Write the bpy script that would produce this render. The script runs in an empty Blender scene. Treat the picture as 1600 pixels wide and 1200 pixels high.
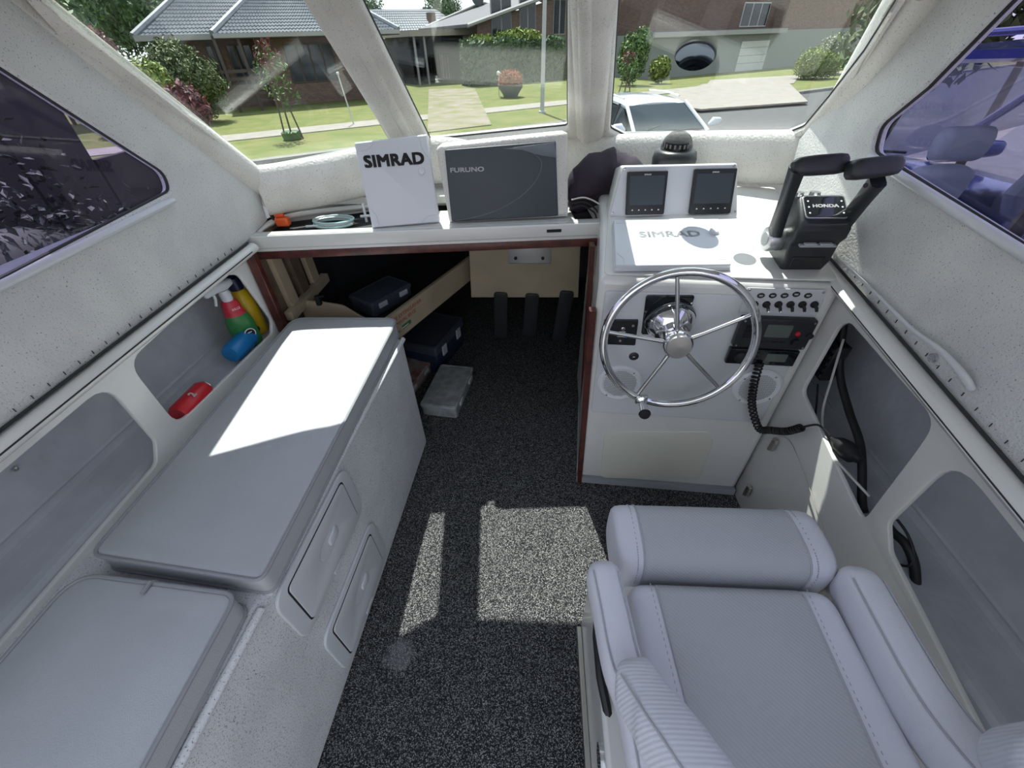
import bpy, bmesh, math, random
import numpy as np
from mathutils import Matrix, Vector
random.seed(7)
scene = bpy.context.scene
COL = scene.collection

# ------------------------------------------------------------------ camera
FPX = 640.0; EYE = 1.40; VPX, VPY = 845.0, 60.0; ROLL = math.radians(2.0)
def _axes():
    Y = Vector(((VPX-800)/FPX, -(VPY-600)/FPX, -1)).normalized()
    t = Vector((math.cos(ROLL), math.sin(ROLL), 0))
    X = (t - t.dot(Y)*Y).normalized(); Z = X.cross(Y)
    return Matrix((X, Y, Z))
CM = _axes()
CP = Vector((0, 0, EYE))
cd = bpy.data.cameras.new('camera'); cam = bpy.data.objects.new('camera', cd); COL.objects.link(cam)
cd.sensor_width = 36.0; cd.lens = FPX/1600*36.0; cd.clip_start = 0.01; cd.clip_end = 300
cam.matrix_world = Matrix.Translation(CP) @ CM.to_4x4()
scene.camera = cam

# ------------------------------------------------------------------ light
SUN_DIR = Vector((0.15, -0.478, -1.0)).normalized()
sd = bpy.data.lights.new('sun', 'SUN'); sd.energy = 10.0; sd.angle = math.radians(0.55); sd.color = (1.0, 0.965, 0.905)
sun = bpy.data.objects.new('sun', sd); COL.objects.link(sun)
sun.rotation_euler = SUN_DIR.to_track_quat('-Z', 'Y').to_euler(); sun.location = (-2, 6, 12)
w = bpy.data.worlds.new('sky'); scene.world = w; w.use_nodes = True
nt = w.node_tree; nt.nodes.clear()
out = nt.nodes.new('ShaderNodeOutputWorld'); bg = nt.nodes.new('ShaderNodeBackground')
tc = nt.nodes.new('ShaderNodeTexCoord'); sep = nt.nodes.new('ShaderNodeSeparateXYZ'); rp = nt.nodes.new('ShaderNodeValToRGB')
nt.links.new(tc.outputs['Generated'], sep.inputs[0]); nt.links.new(sep.outputs[2], rp.inputs[0])
e = rp.color_ramp.elements; e[0].position = 0.0; e[0].color = (0.93, 0.955, 1.0, 1); e[1].position = 0.7; e[1].color = (0.74, 0.84, 1.0, 1)
nt.links.new(rp.outputs[0], bg.inputs[0]); nt.links.new(bg.outputs[0], out.inputs[0]); bg.inputs[1].default_value = 1.75
vs = scene.view_settings
scene.display_settings.display_device = 'sRGB'
vs.view_transform = 'Standard'; vs.look = 'None'; vs.gamma = 1.0; vs.use_curve_mapping = False
vs.exposure = -0.12

# ------------------------------------------------------------------ picture -> place helpers (points on real planes)
def ray(px, py): return CM @ Vector(((px-800)/FPX, -(py-600)/FPX, -1))
def onz(px, py, z): d = ray(px, py); return CP + d*((z-EYE)/d.z)
def ony(px, py, y): d = ray(px, py); return CP + d*(y/d.y)
def onx(px, py, x): d = ray(px, py); return CP + d*(x/d.x)
def onpl(px, py, p0, n):
    d = ray(px, py); n = Vector(n); return CP + d*(n.dot(Vector(p0)-CP)/n.dot(d))
def frame(o, x, y):
    x = Vector(x).normalized(); y = Vector(y); y = (y-y.dot(x)*x).normalized(); z = x.cross(y)
    M = Matrix.Identity(4)
    for i in range(3): M[i][0] = x[i]; M[i][1] = y[i]; M[i][2] = z[i]; M[i][3] = o[i]
    return M
def on_frame(F, px, py):
    p = onpl(px, py, F.translation, F.col[2].xyz); q = F.inverted() @ p; return (q.x, q.y)

# ------------------------------------------------------------------ materials
MATS = {}
def mat(name, col, rough=0.5, metal=0.0, bump=0.0, bscale=80, var=0.0, vscale=20, col2=None, coat=0.0, spec=0.5, emit=0.0):
    m = bpy.data.materials.new(name); m.use_nodes = True; n = m.node_tree; b = n.nodes['Principled BSDF']
    b.inputs['Base Color'].default_value = (*col, 1); b.inputs['Roughness'].default_value = rough; b.inputs['Metallic'].default_value = metal
    b.inputs['Specular IOR Level'].default_value = spec
    if coat: b.inputs['Coat Weight'].default_value = coat; b.inputs['Coat Roughness'].default_value = 0.08
    t = n.nodes.new('ShaderNodeTexCoord')
    if var or col2:
        no = n.nodes.new('ShaderNodeTexNoise'); no.inputs['Scale'].default_value = vscale; no.inputs['Detail'].default_value = 5
        n.links.new(t.outputs['Object'], no.inputs['Vector'])
        r = n.nodes.new('ShaderNodeValToRGB'); n.links.new(no.outputs['Fac'], r.inputs[0])
        c2 = col2 or tuple(max(0, c*(1-var)) for c in col)
        r.color_ramp.elements[0].position = 0.35; r.color_ramp.elements[1].position = 0.65
        r.color_ramp.elements[0].color = (*c2, 1); r.color_ramp.elements[1].color = (*col, 1)
        n.links.new(r.outputs[0], b.inputs['Base Color'])
    if bump:
        nb = n.nodes.new('ShaderNodeTexNoise'); nb.inputs['Scale'].default_value = bscale; nb.inputs['Detail'].default_value = 3
        n.links.new(t.outputs['Object'], nb.inputs['Vector'])
        bp = n.nodes.new('ShaderNodeBump'); bp.inputs['Strength'].default_value = bump; bp.inputs['Distance'].default_value = 0.004
        n.links.new(nb.outputs['Fac'], bp.inputs['Height']); n.links.new(bp.outputs[0], b.inputs['Normal'])
    if emit:
        b.inputs['Emission Color'].default_value = (*col, 1); b.inputs['Emission Strength'].default_value = emit
    MATS[name] = m; return m
def speckle(name, base, fleck, scale, lo, hi, rough=0.45, bump=0.35, bscale=120, base2=None, coarse=None, grains=False):
    m = bpy.data.materials.new(name); m.use_nodes = True; n = m.node_tree; b = n.nodes['Principled BSDF']; b.inputs['Roughness'].default_value = rough
    t = n.nodes.new('ShaderNodeTexCoord')
    no = n.nodes.new('ShaderNodeTexNoise'); no.inputs['Scale'].default_value = scale; no.inputs['Detail'].default_value = 2; no.inputs['Roughness'].default_value = 0.6
    n.links.new(t.outputs['Object'], no.inputs['Vector'])
    r = n.nodes.new('ShaderNodeValToRGB')
    if grains:
        vo = n.nodes.new('ShaderNodeTexVoronoi'); vo.inputs['Scale'].default_value = scale; n.links.new(t.outputs['Object'], vo.inputs['Vector'])
        sx = n.nodes.new('ShaderNodeSeparateColor'); n.links.new(vo.outputs['Color'], sx.inputs[0]); n.links.new(sx.outputs[0], r.inputs[0])
    else: n.links.new(no.outputs['Fac'], r.inputs[0])
    r.color_ramp.elements[0].position = lo; r.color_ramp.elements[1].position = hi
    r.color_ramp.elements[0].color = (*base, 1); r.color_ramp.elements[1].color = (*fleck, 1)
    n.links.new(r.outputs[0], b.inputs['Base Color'])
    if base2:
        n2 = n.nodes.new('ShaderNodeTexNoise'); n2.inputs['Scale'].default_value = coarse or 4
        n.links.new(t.outputs['Object'], n2.inputs['Vector'])
        r2 = n.nodes.new('ShaderNodeValToRGB'); r2.color_ramp.elements[0].position = 0.4; r2.color_ramp.elements[1].position = 0.62
        r2.color_ramp.elements[0].color = (*base, 1); r2.color_ramp.elements[1].color = (*base2, 1)
        n.links.new(n2.outputs['Fac'], r2.inputs[0])
        mx = n.nodes.new('ShaderNodeMix'); mx.data_type = 'RGBA'; mx.inputs[7].default_value = (*fleck, 1)
        r.color_ramp.elements[0].color = (0, 0, 0, 1); r.color_ramp.elements[1].color = (1, 1, 1, 1)
        n.links.new(r.outputs[0], mx.inputs[0]); n.links.new(r2.outputs[0], mx.inputs[6]); n.links.new(mx.outputs[2], b.inputs['Base Color'])
    nb = n.nodes.new('ShaderNodeTexNoise'); nb.inputs['Scale'].default_value = bscale; nb.inputs['Detail'].default_value = 3
    n.links.new(t.outputs['Object'], nb.inputs['Vector'])
    bp = n.nodes.new('ShaderNodeBump'); bp.inputs['Strength'].default_value = bump; bp.inputs['Distance'].default_value = 0.004
    n.links.new(nb.outputs['Fac'], bp.inputs['Height']); n.links.new(bp.outputs[0], b.inputs['Normal'])
    MATS[name] = m; return m
def glass(name, tint, gloss=1.0):
    m = bpy.data.materials.new(name); m.use_nodes = True; n = m.node_tree; n.nodes.clear()
    o = n.nodes.new('ShaderNodeOutputMaterial'); mx = n.nodes.new('ShaderNodeMixShader')
    tr = n.nodes.new('ShaderNodeBsdfTransparent'); tr.inputs[0].default_value = (*tint, 1)
    g = n.nodes.new('ShaderNodeBsdfGlossy'); g.inputs['Roughness'].default_value = 0.01; g.inputs[0].default_value = (gloss, gloss, gloss, 1)
    fr = n.nodes.new('ShaderNodeFresnel'); ge = n.nodes.new('ShaderNodeNewGeometry'); mi = n.nodes.new('ShaderNodeMix'); mi.inputs[2].default_value = 1.30; mi.inputs[3].default_value = 1/1.30
    n.links.new(ge.outputs['Backfacing'], mi.inputs[0]); n.links.new(mi.outputs[0], fr.inputs[0])   # same reflectance on both faces of a thin pane
    n.links.new(fr.outputs[0], mx.inputs[0]); n.links.new(tr.outputs[0], mx.inputs[1]); n.links.new(g.outputs[0], mx.inputs[2]); n.links.new(mx.outputs[0], o.inputs[0])
    MATS[name] = m; return m
def stripes(name, col, col2, axis, scale, rough=0.6, bump=0.5):
    m = bpy.data.materials.new(name); m.use_nodes = True; n = m.node_tree; b = n.nodes['Principled BSDF']; b.inputs['Roughness'].default_value = rough
    t = n.nodes.new('ShaderNodeTexCoord'); wv = n.nodes.new('ShaderNodeTexWave'); wv.bands_direction = axis; wv.inputs['Scale'].default_value = scale
    n.links.new(t.outputs['Object'], wv.inputs['Vector'])
    r = n.nodes.new('ShaderNodeValToRGB'); r.color_ramp.elements[0].color = (*col2, 1); r.color_ramp.elements[1].color = (*col, 1)
    n.links.new(wv.outputs['Fac'], r.inputs[0]); n.links.new(r.outputs[0], b.inputs['Base Color'])
    bp = n.nodes.new('ShaderNodeBump'); bp.inputs['Strength'].default_value = bump; bp.inputs['Distance'].default_value = 0.003
    n.links.new(wv.outputs['Fac'], bp.inputs['Height']); n.links.new(bp.outputs[0], b.inputs['Normal'])
    MATS[name] = m; return m
def brick(name, c1, c2, mortar, scale):
    m = bpy.data.materials.new(name); m.use_nodes = True; n = m.node_tree; b = n.nodes['Principled BSDF']; b.inputs['Roughness'].default_value = 0.9
    t = n.nodes.new('ShaderNodeTexCoord'); mp = n.nodes.new('ShaderNodeMapping'); mp.inputs['Rotation'].default_value = (math.radians(90), 0, 0)
    bt = n.nodes.new('ShaderNodeTexBrick'); bt.inputs['Color1'].default_value = (*c1, 1); bt.inputs['Color2'].default_value = (*c2, 1); bt.inputs['Mortar'].default_value = (*mortar, 1)
    bt.inputs['Scale'].default_value = scale; bt.inputs['Mortar Size'].default_value = 0.012
    n.links.new(t.outputs['Object'], mp.inputs[0]); n.links.new(mp.outputs[0], bt.inputs['Vector']); n.links.new(bt.outputs[0], b.inputs['Base Color'])
    MATS[name] = m; return m

speckle('flowcoat', (0.66, 0.665, 0.65), (0.17, 0.18, 0.18), 300, 0.635, 0.675, rough=0.5, bump=0.45, bscale=160, base2=(0.60, 0.605, 0.595), coarse=9)
speckle('flowcoat_frame', (0.69, 0.67, 0.63), (0.27, 0.27, 0.26), 290, 0.645, 0.68, rough=0.5, bump=0.55, bscale=130, base2=(0.62, 0.60, 0.56), coarse=8)
speckle('bench_fleck', (0.66, 0.675, 0.69), (0.17, 0.18, 0.19), 330, 0.60, 0.66, rough=0.5, bump=0.35, bscale=260, base2=(0.60, 0.615, 0.63), coarse=9)
speckle('carpet', (0.007, 0.008, 0.011), (0.35, 0.345, 0.335), 500, 0.63, 1.0, rough=1.0, bump=0.8, bscale=400, base2=(0.011, 0.012, 0.016), coarse=7, grains=True)
def add_scuff(m, centre, r):      # pale dusty scuff trodden into the carpet
    n = m.node_tree; b = n.nodes['Principled BSDF']; src = b.inputs['Base Color'].links[0].from_socket
    t = n.nodes.new('ShaderNodeTexCoord'); d = n.nodes.new('ShaderNodeVectorMath'); d.operation = 'DISTANCE'; d.inputs[1].default_value = centre
    n.links.new(t.outputs['Object'], d.inputs[0])
    no = n.nodes.new('ShaderNodeTexNoise'); no.inputs['Scale'].default_value = 26; no.inputs['Detail'].default_value = 8; no.inputs['Roughness'].default_value = 0.75; n.links.new(t.outputs['Object'], no.inputs['Vector'])
    a = n.nodes.new('ShaderNodeMath'); a.operation = 'MULTIPLY_ADD'; a.inputs[1].default_value = -1/r; n.links.new(d.outputs['Value'], a.inputs[0]); n.links.new(no.outputs['Fac'], a.inputs[2])
    r_ = n.nodes.new('ShaderNodeMapRange'); r_.inputs[1].default_value = 0.0; r_.inputs[2].default_value = 0.22; r_.inputs[4].default_value = 0.2; n.links.new(a.outputs[0], r_.inputs[0])
    mx = n.nodes.new('ShaderNodeMix'); mx.data_type = 'RGBA'; mx.inputs[7].default_value = (0.5, 0.5, 0.5, 1)
    n.links.new(r_.outputs[0], mx.inputs[0]); n.links.new(src, mx.inputs[6]); n.links.new(mx.outputs[2], b.inputs['Base Color'])
sc = onz(625, 1025, 0.0); add_scuff(MATS['carpet'], (sc.x, sc.y, 0.0), 0.10)
mat('gelcoat', (0.70, 0.70, 0.675), 0.22, coat=0.3, var=0.05, vscale=6)
mat('gelcoat_panel', (0.62, 0.64, 0.665), 0.25, coat=0.3, var=0.05, vscale=5)
mat('cream', (0.50, 0.42, 0.29), 0.55, var=0.15, vscale=7)
mat('cream_hatch', (0.66, 0.66, 0.57), 0.35)
mat('grey_hull', (0.50, 0.52, 0.56), 0.35, bump=0.5, bscale=30, var=0.12, vscale=14)
mat('mahogany', (0.105, 0.026, 0.018), 0.35, coat=0.2, col2=(0.05, 0.012, 0.010), vscale=30)
mat('raw_wood', (0.17, 0.125, 0.08), 0.8, col2=(0.10, 0.07, 0.045), vscale=14)
mat('vinyl', (0.42, 0.435, 0.455), 0.5, bump=0.25, bscale=500, var=0.06, vscale=7)
mat('piping', (0.26, 0.27, 0.285), 0.5)
mat('seat_light', (0.66, 0.67, 0.73), 0.5, bump=0.2, bscale=500)
stripes('seat_grey', (0.45, 0.465, 0.49), (0.42, 0.435, 0.46), 'DIAGONAL', 75, 0.5, 0.18)
stripes('seat_rib', (0.63, 0.65, 0.71), (0.60, 0.62, 0.68), 'Y', 60, 0.5, 0.15)
mat('stitch', (0.40, 0.41, 0.44), 0.7)
mat('hatch_plastic', (0.55, 0.575, 0.60), 0.4)
mat('dark_gap', (0.012, 0.012, 0.014), 0.8)
mat('black_plastic', (0.014, 0.016, 0.018), 0.35, bump=0.15, bscale=400)
mat('black_gloss', (0.008, 0.010, 0.013), 0.08, coat=0.5)
mat('charcoal', (0.019, 0.022, 0.026), 0.4, bump=0.15, bscale=400)
mat('screen_cover', (0.040, 0.052, 0.066), 0.42)
mat('screen_cover2', (0.13, 0.155, 0.18), 0.3)
mat('disc_grey', (0.15, 0.16, 0.175), 0.6)
mat('lcd', (0.10, 0.125, 0.11), 0.25)
mat('chrome', (0.82, 0.82, 0.83), 0.07, metal=1.0)
mat('steel', (0.60, 0.60, 0.60), 0.25, metal=1.0)
mat('brushed', (0.63, 0.60, 0.55), 0.35, metal=1.0)
mat('satin', (0.55, 0.56, 0.57), 0.3, metal=0.9)
mat('plastic_white', (0.64, 0.66, 0.70), 0.3, coat=0.2)
mat('plastic_white2', (0.58, 0.59, 0.61), 0.3)
mat('print_white', (0.85, 0.85, 0.85), 0.5)
mat('print_black', (0.02, 0.02, 0.022), 0.4)
mat('print_red', (0.42, 0.05, 0.03), 0.6)
mat('print_green', (0.02, 0.20, 0.06), 0.6)
mat('grey_disc', (0.36, 0.38, 0.40), 0.5)
mat('speaker_white', (0.74, 0.76, 0.80), 0.35)
mat('speaker_hole', (0.10, 0.105, 0.115), 0.7)
mat('rubber', (0.012, 0.012, 0.013), 0.6)
mat('dark_cloth', (0.028, 0.020, 0.032), 0.85, bump=0.5, bscale=40)
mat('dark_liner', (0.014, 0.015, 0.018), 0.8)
mat('red_plastic', (0.60, 0.02, 0.03), 0.35)
mat('red_label', (0.55, 0.025, 0.05), 0.4)
mat('green_plastic', (0.03, 0.20, 0.05), 0.3)
mat('yellow_plastic', (0.70, 0.48, 0.02), 0.35)
mat('blue_plastic', (0.01, 0.20, 0.50), 0.35)
mat('navy_plastic', (0.01, 0.014, 0.05), 0.35)
mat('orange', (0.85, 0.13, 0.03), 0.4)
mat('aqua', (0.42, 0.60, 0.58), 0.3)
mat('box_clear', (0.40, 0.42, 0.42), 0.35, col2=(0.25, 0.27, 0.28), vscale=25)
mat('box_clear_red', (0.40, 0.40, 0.38), 0.35, col2=(0.30, 0.12, 0.09), vscale=22)
mat('box_dark', (0.06, 0.072, 0.095), 0.35)
mat('box_blue', (0.02, 0.032, 0.07), 0.35)
mat('white_cable', (0.62, 0.62, 0.58), 0.4)
glass('clear_glass', (0.92, 0.95, 0.94))
glass('tint_glass', (0.68, 0.65, 0.78))
glass('car_clear', (0.86, 0.89, 0.92))
glass('dome_glass', (0.45, 0.45, 0.44))
mat('seal', (0.02, 0.02, 0.022), 0.6)
# outdoors
mat('grass', (0.095, 0.125, 0.022), 0.95, bump=1.0, bscale=60, col2=(0.15, 0.15, 0.045), vscale=1.6)
mat('asphalt', (0.085, 0.083, 0.085), 0.9, var=0.2, vscale=3)
mat('concrete', (0.27, 0.245, 0.215), 0.9, var=0.15, vscale=3)
mat('kerb', (0.19, 0.18, 0.165), 0.9, var=0.15, vscale=3)
mat('gravel', (0.24, 0.205, 0.17), 0.95, col2=(0.15, 0.15, 0.06), vscale=1.2)
brick('brick_dark', (0.13, 0.075, 0.055), (0.085, 0.05, 0.04), (0.14, 0.12, 0.11), 4.0)
brick('brick_brown', (0.17, 0.10, 0.075), (0.11, 0.07, 0.055), (0.18, 0.16, 0.14), 4.0)
mat('roof_tile', (0.17, 0.185, 0.205), 0.6, var=0.2, vscale=4)
mat('roof_dark', (0.10, 0.10, 0.11), 0.7, var=0.2, vscale=4)
mat('fascia', (0.25, 0.25, 0.24), 0.6)
mat('window_dark', (0.02, 0.025, 0.03), 0.08)
mat('frame_brown', (0.05, 0.035, 0.028), 0.6)
mat('beige_wall', (0.25, 0.22, 0.17), 0.8)
mat('render_wall', (0.20, 0.215, 0.205), 0.85)
mat('garage_white', (0.45, 0.46, 0.44), 0.6)
mat('fence_wood', (0.13, 0.11, 0.095), 0.9, var=0.3, vscale=5)
mat('fence_dark', (0.035, 0.030, 0.032), 0.9, var=0.3, vscale=5)
mat('bark', (0.11, 0.085, 0.065), 0.9)
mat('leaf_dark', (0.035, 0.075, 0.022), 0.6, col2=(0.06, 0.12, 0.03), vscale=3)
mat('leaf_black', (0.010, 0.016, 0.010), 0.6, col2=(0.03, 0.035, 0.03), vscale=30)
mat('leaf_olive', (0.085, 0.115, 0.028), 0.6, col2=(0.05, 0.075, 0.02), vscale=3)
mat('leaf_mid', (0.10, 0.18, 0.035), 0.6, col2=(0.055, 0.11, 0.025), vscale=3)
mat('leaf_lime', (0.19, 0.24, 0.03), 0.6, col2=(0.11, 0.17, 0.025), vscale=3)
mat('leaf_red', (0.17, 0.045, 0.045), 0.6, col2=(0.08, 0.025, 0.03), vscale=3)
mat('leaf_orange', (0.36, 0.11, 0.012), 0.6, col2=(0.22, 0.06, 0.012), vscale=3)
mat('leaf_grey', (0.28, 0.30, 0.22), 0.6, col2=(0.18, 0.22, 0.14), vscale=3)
mat('pole', (0.36, 0.37, 0.36), 0.7)
mat('car_white', (0.58, 0.62, 0.66), 0.18, coat=0.8)
mat('car_navy', (0.025, 0.032, 0.17), 0.15, coat=0.8)
mat('car_glass', (0.012, 0.022, 0.028), 0.08, spec=0.35)
mat('car_seat', (0.66, 0.67, 0.65), 0.7)
mat('tyre', (0.015, 0.015, 0.016), 0.8)
mat('lamp', (0.75, 0.78, 0.80), 0.1)
mat('pot', (0.16, 0.16, 0.16), 0.7)
mat('mirror', (0.07, 0.085, 0.11), 0.05, metal=1.0)

# ------------------------------------------------------------------ object helpers
def tag(o, label=None, cat=None, group=None, kind=None):
    if label: o['label'] = label
    if cat: o['category'] = cat
    if group: o['group'] = group
    if kind: o['kind'] = kind
    return o
def thing(name, label, cat, loc=(0, 0, 0), group=None, rz=0):
    o = bpy.data.objects.new(name, None); COL.objects.link(o); o.location = loc; o.rotation_euler = (0, 0, rz); o.empty_display_size = 0.05
    return tag(o, label, cat, group)
def adopt(o, p, local=False):
    if p is None: return o
    o.parent = p
    if not local and p.type == 'EMPTY': o.matrix_parent_inverse = Matrix.Translation(-Vector(p.location))
    return o
def link_mesh(name, me, m, parent=None, smooth=True, bevel=0, seg=2, local=False, angle=40):
    if m: me.materials.append(MATS[m])
    o = bpy.data.objects.new(name, me); COL.objects.link(o)
    if smooth:
        me.polygons.foreach_set('use_smooth', [True]*len(me.polygons))
        try: me.set_sharp_from_angle(angle=math.radians(angle))
        except Exception: pass
    if bevel:
        b = o.modifiers.new('bevel', 'BEVEL'); b.width = bevel; b.segments = seg; b.limit_method = 'ANGLE'; b.angle_limit = math.radians(35)
    return adopt(o, parent, local)
class MB:
    def __init__(s): s.v = []; s.f = []
    def add(s, vs, fs):
        k = len(s.v); s.v += [tuple(x) for x in vs]; s.f += [tuple(i+k for i in f) for f in fs]; return s
    def box(s, c, d, M=None):
        hx, hy, hz = d[0]/2, d[1]/2, d[2]/2
        vs = [Vector((sx*hx, sy*hy, sz*hz)) for sz in (-1, 1) for sy in (-1, 1) for sx in (-1, 1)]
        if M is not None: vs = [M @ (v+Vector(c)) for v in vs]
        else: vs = [v+Vector(c) for v in vs]
        return s.add(vs, [(0, 2, 3, 1), (4, 5, 7, 6), (0, 1, 5, 4), (2, 6, 7, 3), (0, 4, 6, 2), (1, 3, 7, 5)])
    def hexa(s, p):
        return s.add(p, [(0, 3, 2, 1), (4, 5, 6, 7), (0, 1, 5, 4), (1, 2, 6, 5), (2, 3, 7, 6), (3, 0, 4, 7)])
    def rings(s, rings, closed=False, caps=True):
        n = len(rings[0]); k = len(s.v); s.v += [tuple(p) for r in rings for p in r]; R = len(rings)
        for i in range(R if closed else R-1):
            a = k+i*n; b = k+((i+1) % R)*n
            for j in range(n): s.f.append((a+j, a+(j+1) % n, b+(j+1) % n, b+j))
        if caps and not closed:
            s.f.append(tuple(k+j for j in reversed(range(n)))); s.f.append(tuple(k+(R-1)*n+j for j in range(n)))
        return s
    def sweep(s, pts, rx, ry=None, up=(0, 0, 1), n=12, power=2.0, closed=False, round_ends=False):
        pts = [Vector(p) for p in pts]; N = len(pts)
        rx = rx if isinstance(rx, (list, tuple)) else [rx]*N
        ry = rx if ry is None else (ry if isinstance(ry, (list, tuple)) else [ry]*N)
        up = Vector(up); R = []
        if round_ends and not closed:
            def ext(i, j, sgn):
                t = (pts[i]-pts[j]).normalized(); r = min(rx[i], ry[i]); o = []
                for q in (0.35, 0.7, 0.92): o.append((pts[i]+t*r*q, math.sqrt(1-q*q)))
                return o
            a = ext(0, 1, 1); b = ext(-1, -2, 1)
            pts = [x[0] for x in reversed(a)]+pts+[x[0] for x in b]
            rx = [rx[0]*x[1] for x in reversed(a)]+list(rx)+[rx[-1]*x[1] for x in b]
            ry = [ry[0]*x[1] for x in reversed(a)]+list(ry)+[ry[-1]*x[1] for x in b]; N = len(pts)
        prev = None
        for i in range(N):
            a = pts[(i-1) % N] if (closed or i > 0) else pts[i]; b = pts[(i+1) % N] if (closed or i < N-1) else pts[i]
            t = (b-a).normalized()
            u = up if prev is None else prev
            x = t.cross(u)
            if x.length < 1e-4: x = t.cross(Vector((0.3, 1, 0.2)))
            x.normalize(); y = x.cross(t).normalized()
            if prev is not None or True: prev = y if up.length == 0 else up
            ring = []
            for j in range(n):
                th = 2*math.pi*j/n; c, q = math.cos(th), math.sin(th)
                c = math.copysign(abs(c)**(2/power), c); q = math.copysign(abs(q)**(2/power), q)
                ring.append(pts[i]+x*c*rx[i]+y*q*ry[i])
            R.append(ring)
        return s.rings(R, closed)
    def tube(s, pts, r, n=8, closed=False):
        pts = [Vector(p) for p in pts]; N = len(pts); r = r if isinstance(r, (list, tuple)) else [r]*N
        R = []; prev = None
        for i in range(N):
            a = pts[(i-1) % N] if (closed or i > 0) else pts[i]; b = pts[(i+1) % N] if (closed or i < N-1) else pts[i]
            t = (b-a).normalized()
            if prev is None:
                x = t.orthogonal().normalized()
            else:
                x = prev-prev.dot(t)*t
                x = x.normalized() if x.length > 1e-6 else t.orthogonal().normalized()
            prev = x; y = t.cross(x)
            R.append([pts[i]+(x*math.cos(2*math.pi*j/n)+y*math.sin(2*math.pi*j/n))*r[i] for j in range(n)])
        return s.rings(R, closed)
    def lathe(s, prof, F, n=24):
        R = [[F @ Vector((r*math.cos(2*math.pi*j/n), r*math.sin(2*math.pi*j/n), h)) for j in range(n)] for r, h in prof]
        return s.rings(R)
    def prism(s, poly, F, h0, h1):
        n = len(poly); vs = [F @ Vector((x, y, h0)) for x, y in poly]+[F @ Vector((x, y, h1)) for x, y in poly]
        return s.add(vs, [tuple(reversed(range(n))), tuple(range(n, 2*n))]+[(i, (i+1) % n, n+(i+1) % n, n+i) for i in range(n)])
    def poly(s, pts): return s.add(pts, [tuple(range(len(pts)))])
    def build(s, name, m, parent=None, smooth=True, bevel=0, seg=2, local=False, angle=40):
        me = bpy.data.meshes.new(name); me.from_pydata(s.v, [], s.f); me.update()
        bm = bmesh.new(); bm.from_mesh(me); bmesh.ops.recalc_face_normals(bm, faces=bm.faces); bm.to_mesh(me); bm.free()
        return link_mesh(name, me, m, parent, smooth, bevel, seg, local, angle)
def rounded(poly, r, n=5):
    r = r if isinstance(r, (list, tuple)) else [r]*len(poly)
    out = []; N = len(poly)
    for i in range(N):
        p = Vector(poly[i]).to_2d() if len(poly[i]) > 2 else Vector(poly[i]); a = Vector(poly[i-1]); b = Vector(poly[(i+1) % N])
        u = (a-p); v = (b-p); lu, lv = u.length, v.length; u.normalize(); v.normalize()
        ang = math.acos(max(-1, min(1, u.dot(v)))); 
        if r[i] <= 0 or ang > 3.1: out.append((p.x, p.y)); continue
        d = min(r[i]/math.tan(ang/2), lu*0.48, lv*0.48)
        A = p+u*d; B = p+v*d
        for k in range(n+1):
            t = k/n; q = A*(1-t)**2+p*2*t*(1-t)+B*t*t; out.append((q.x, q.y))
    return out
def rrect(w, h, r, n=5, c=(0, 0)):
    return rounded([(c[0]-w/2, c[1]-h/2), (c[0]+w/2, c[1]-h/2), (c[0]+w/2, c[1]+h/2), (c[0]-w/2, c[1]+h/2)], r, n)
def circle(r, n=32, c=(0, 0), ry=None):
    ry = ry or r; return [(c[0]+r*math.cos(2*math.pi*i/n), c[1]+ry*math.sin(2*math.pi*i/n)) for i in range(n)]
def plate_mesh(name, outer, holes, F, h0, h1, bevel=0.0, bres=2):
    cu = bpy.data.curves.new(name, 'CURVE'); cu.dimensions = '2D'; cu.fill_mode = 'BOTH'
    for k, loop in enumerate([outer]+list(holes)):
        sp = cu.splines.new('POLY'); sp.points.add(len(loop)-1); sp.use_cyclic_u = True
        for i, p in enumerate(loop): sp.points[i].co = (p[0], p[1], 0, 1)
    cu.extrude = max(1e-5, (h1-h0)/2-bevel); cu.bevel_depth = bevel; cu.bevel_resolution = bres; cu.offset = -bevel
    o = bpy.data.objects.new(name, cu); COL.objects.link(o)
    dg = bpy.context.evaluated_depsgraph_get(); me = bpy.data.meshes.new_from_object(o.evaluated_get(dg))
    bpy.data.objects.remove(o); bpy.data.curves.remove(cu)
    bm = bmesh.new(); bm.from_mesh(me); bmesh.ops.remove_doubles(bm, verts=bm.verts, dist=1e-5); bmesh.ops.recalc_face_normals(bm, faces=bm.faces); bm.to_mesh(me); bm.free()
    me.materials.clear(); me.name = name
    me.transform(F @ Matrix.Translation((0, 0, (h0+h1)/2))); return me
def plate(name, m, outer, F, h0, h1, parent=None, holes=(), bevel=0.0, bres=2, local=False, angle=35):
    return link_mesh(name, plate_mesh(name, outer, holes, F, h0, h1, bevel, bres), m, parent, True, 0, 2, local, angle)
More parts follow.
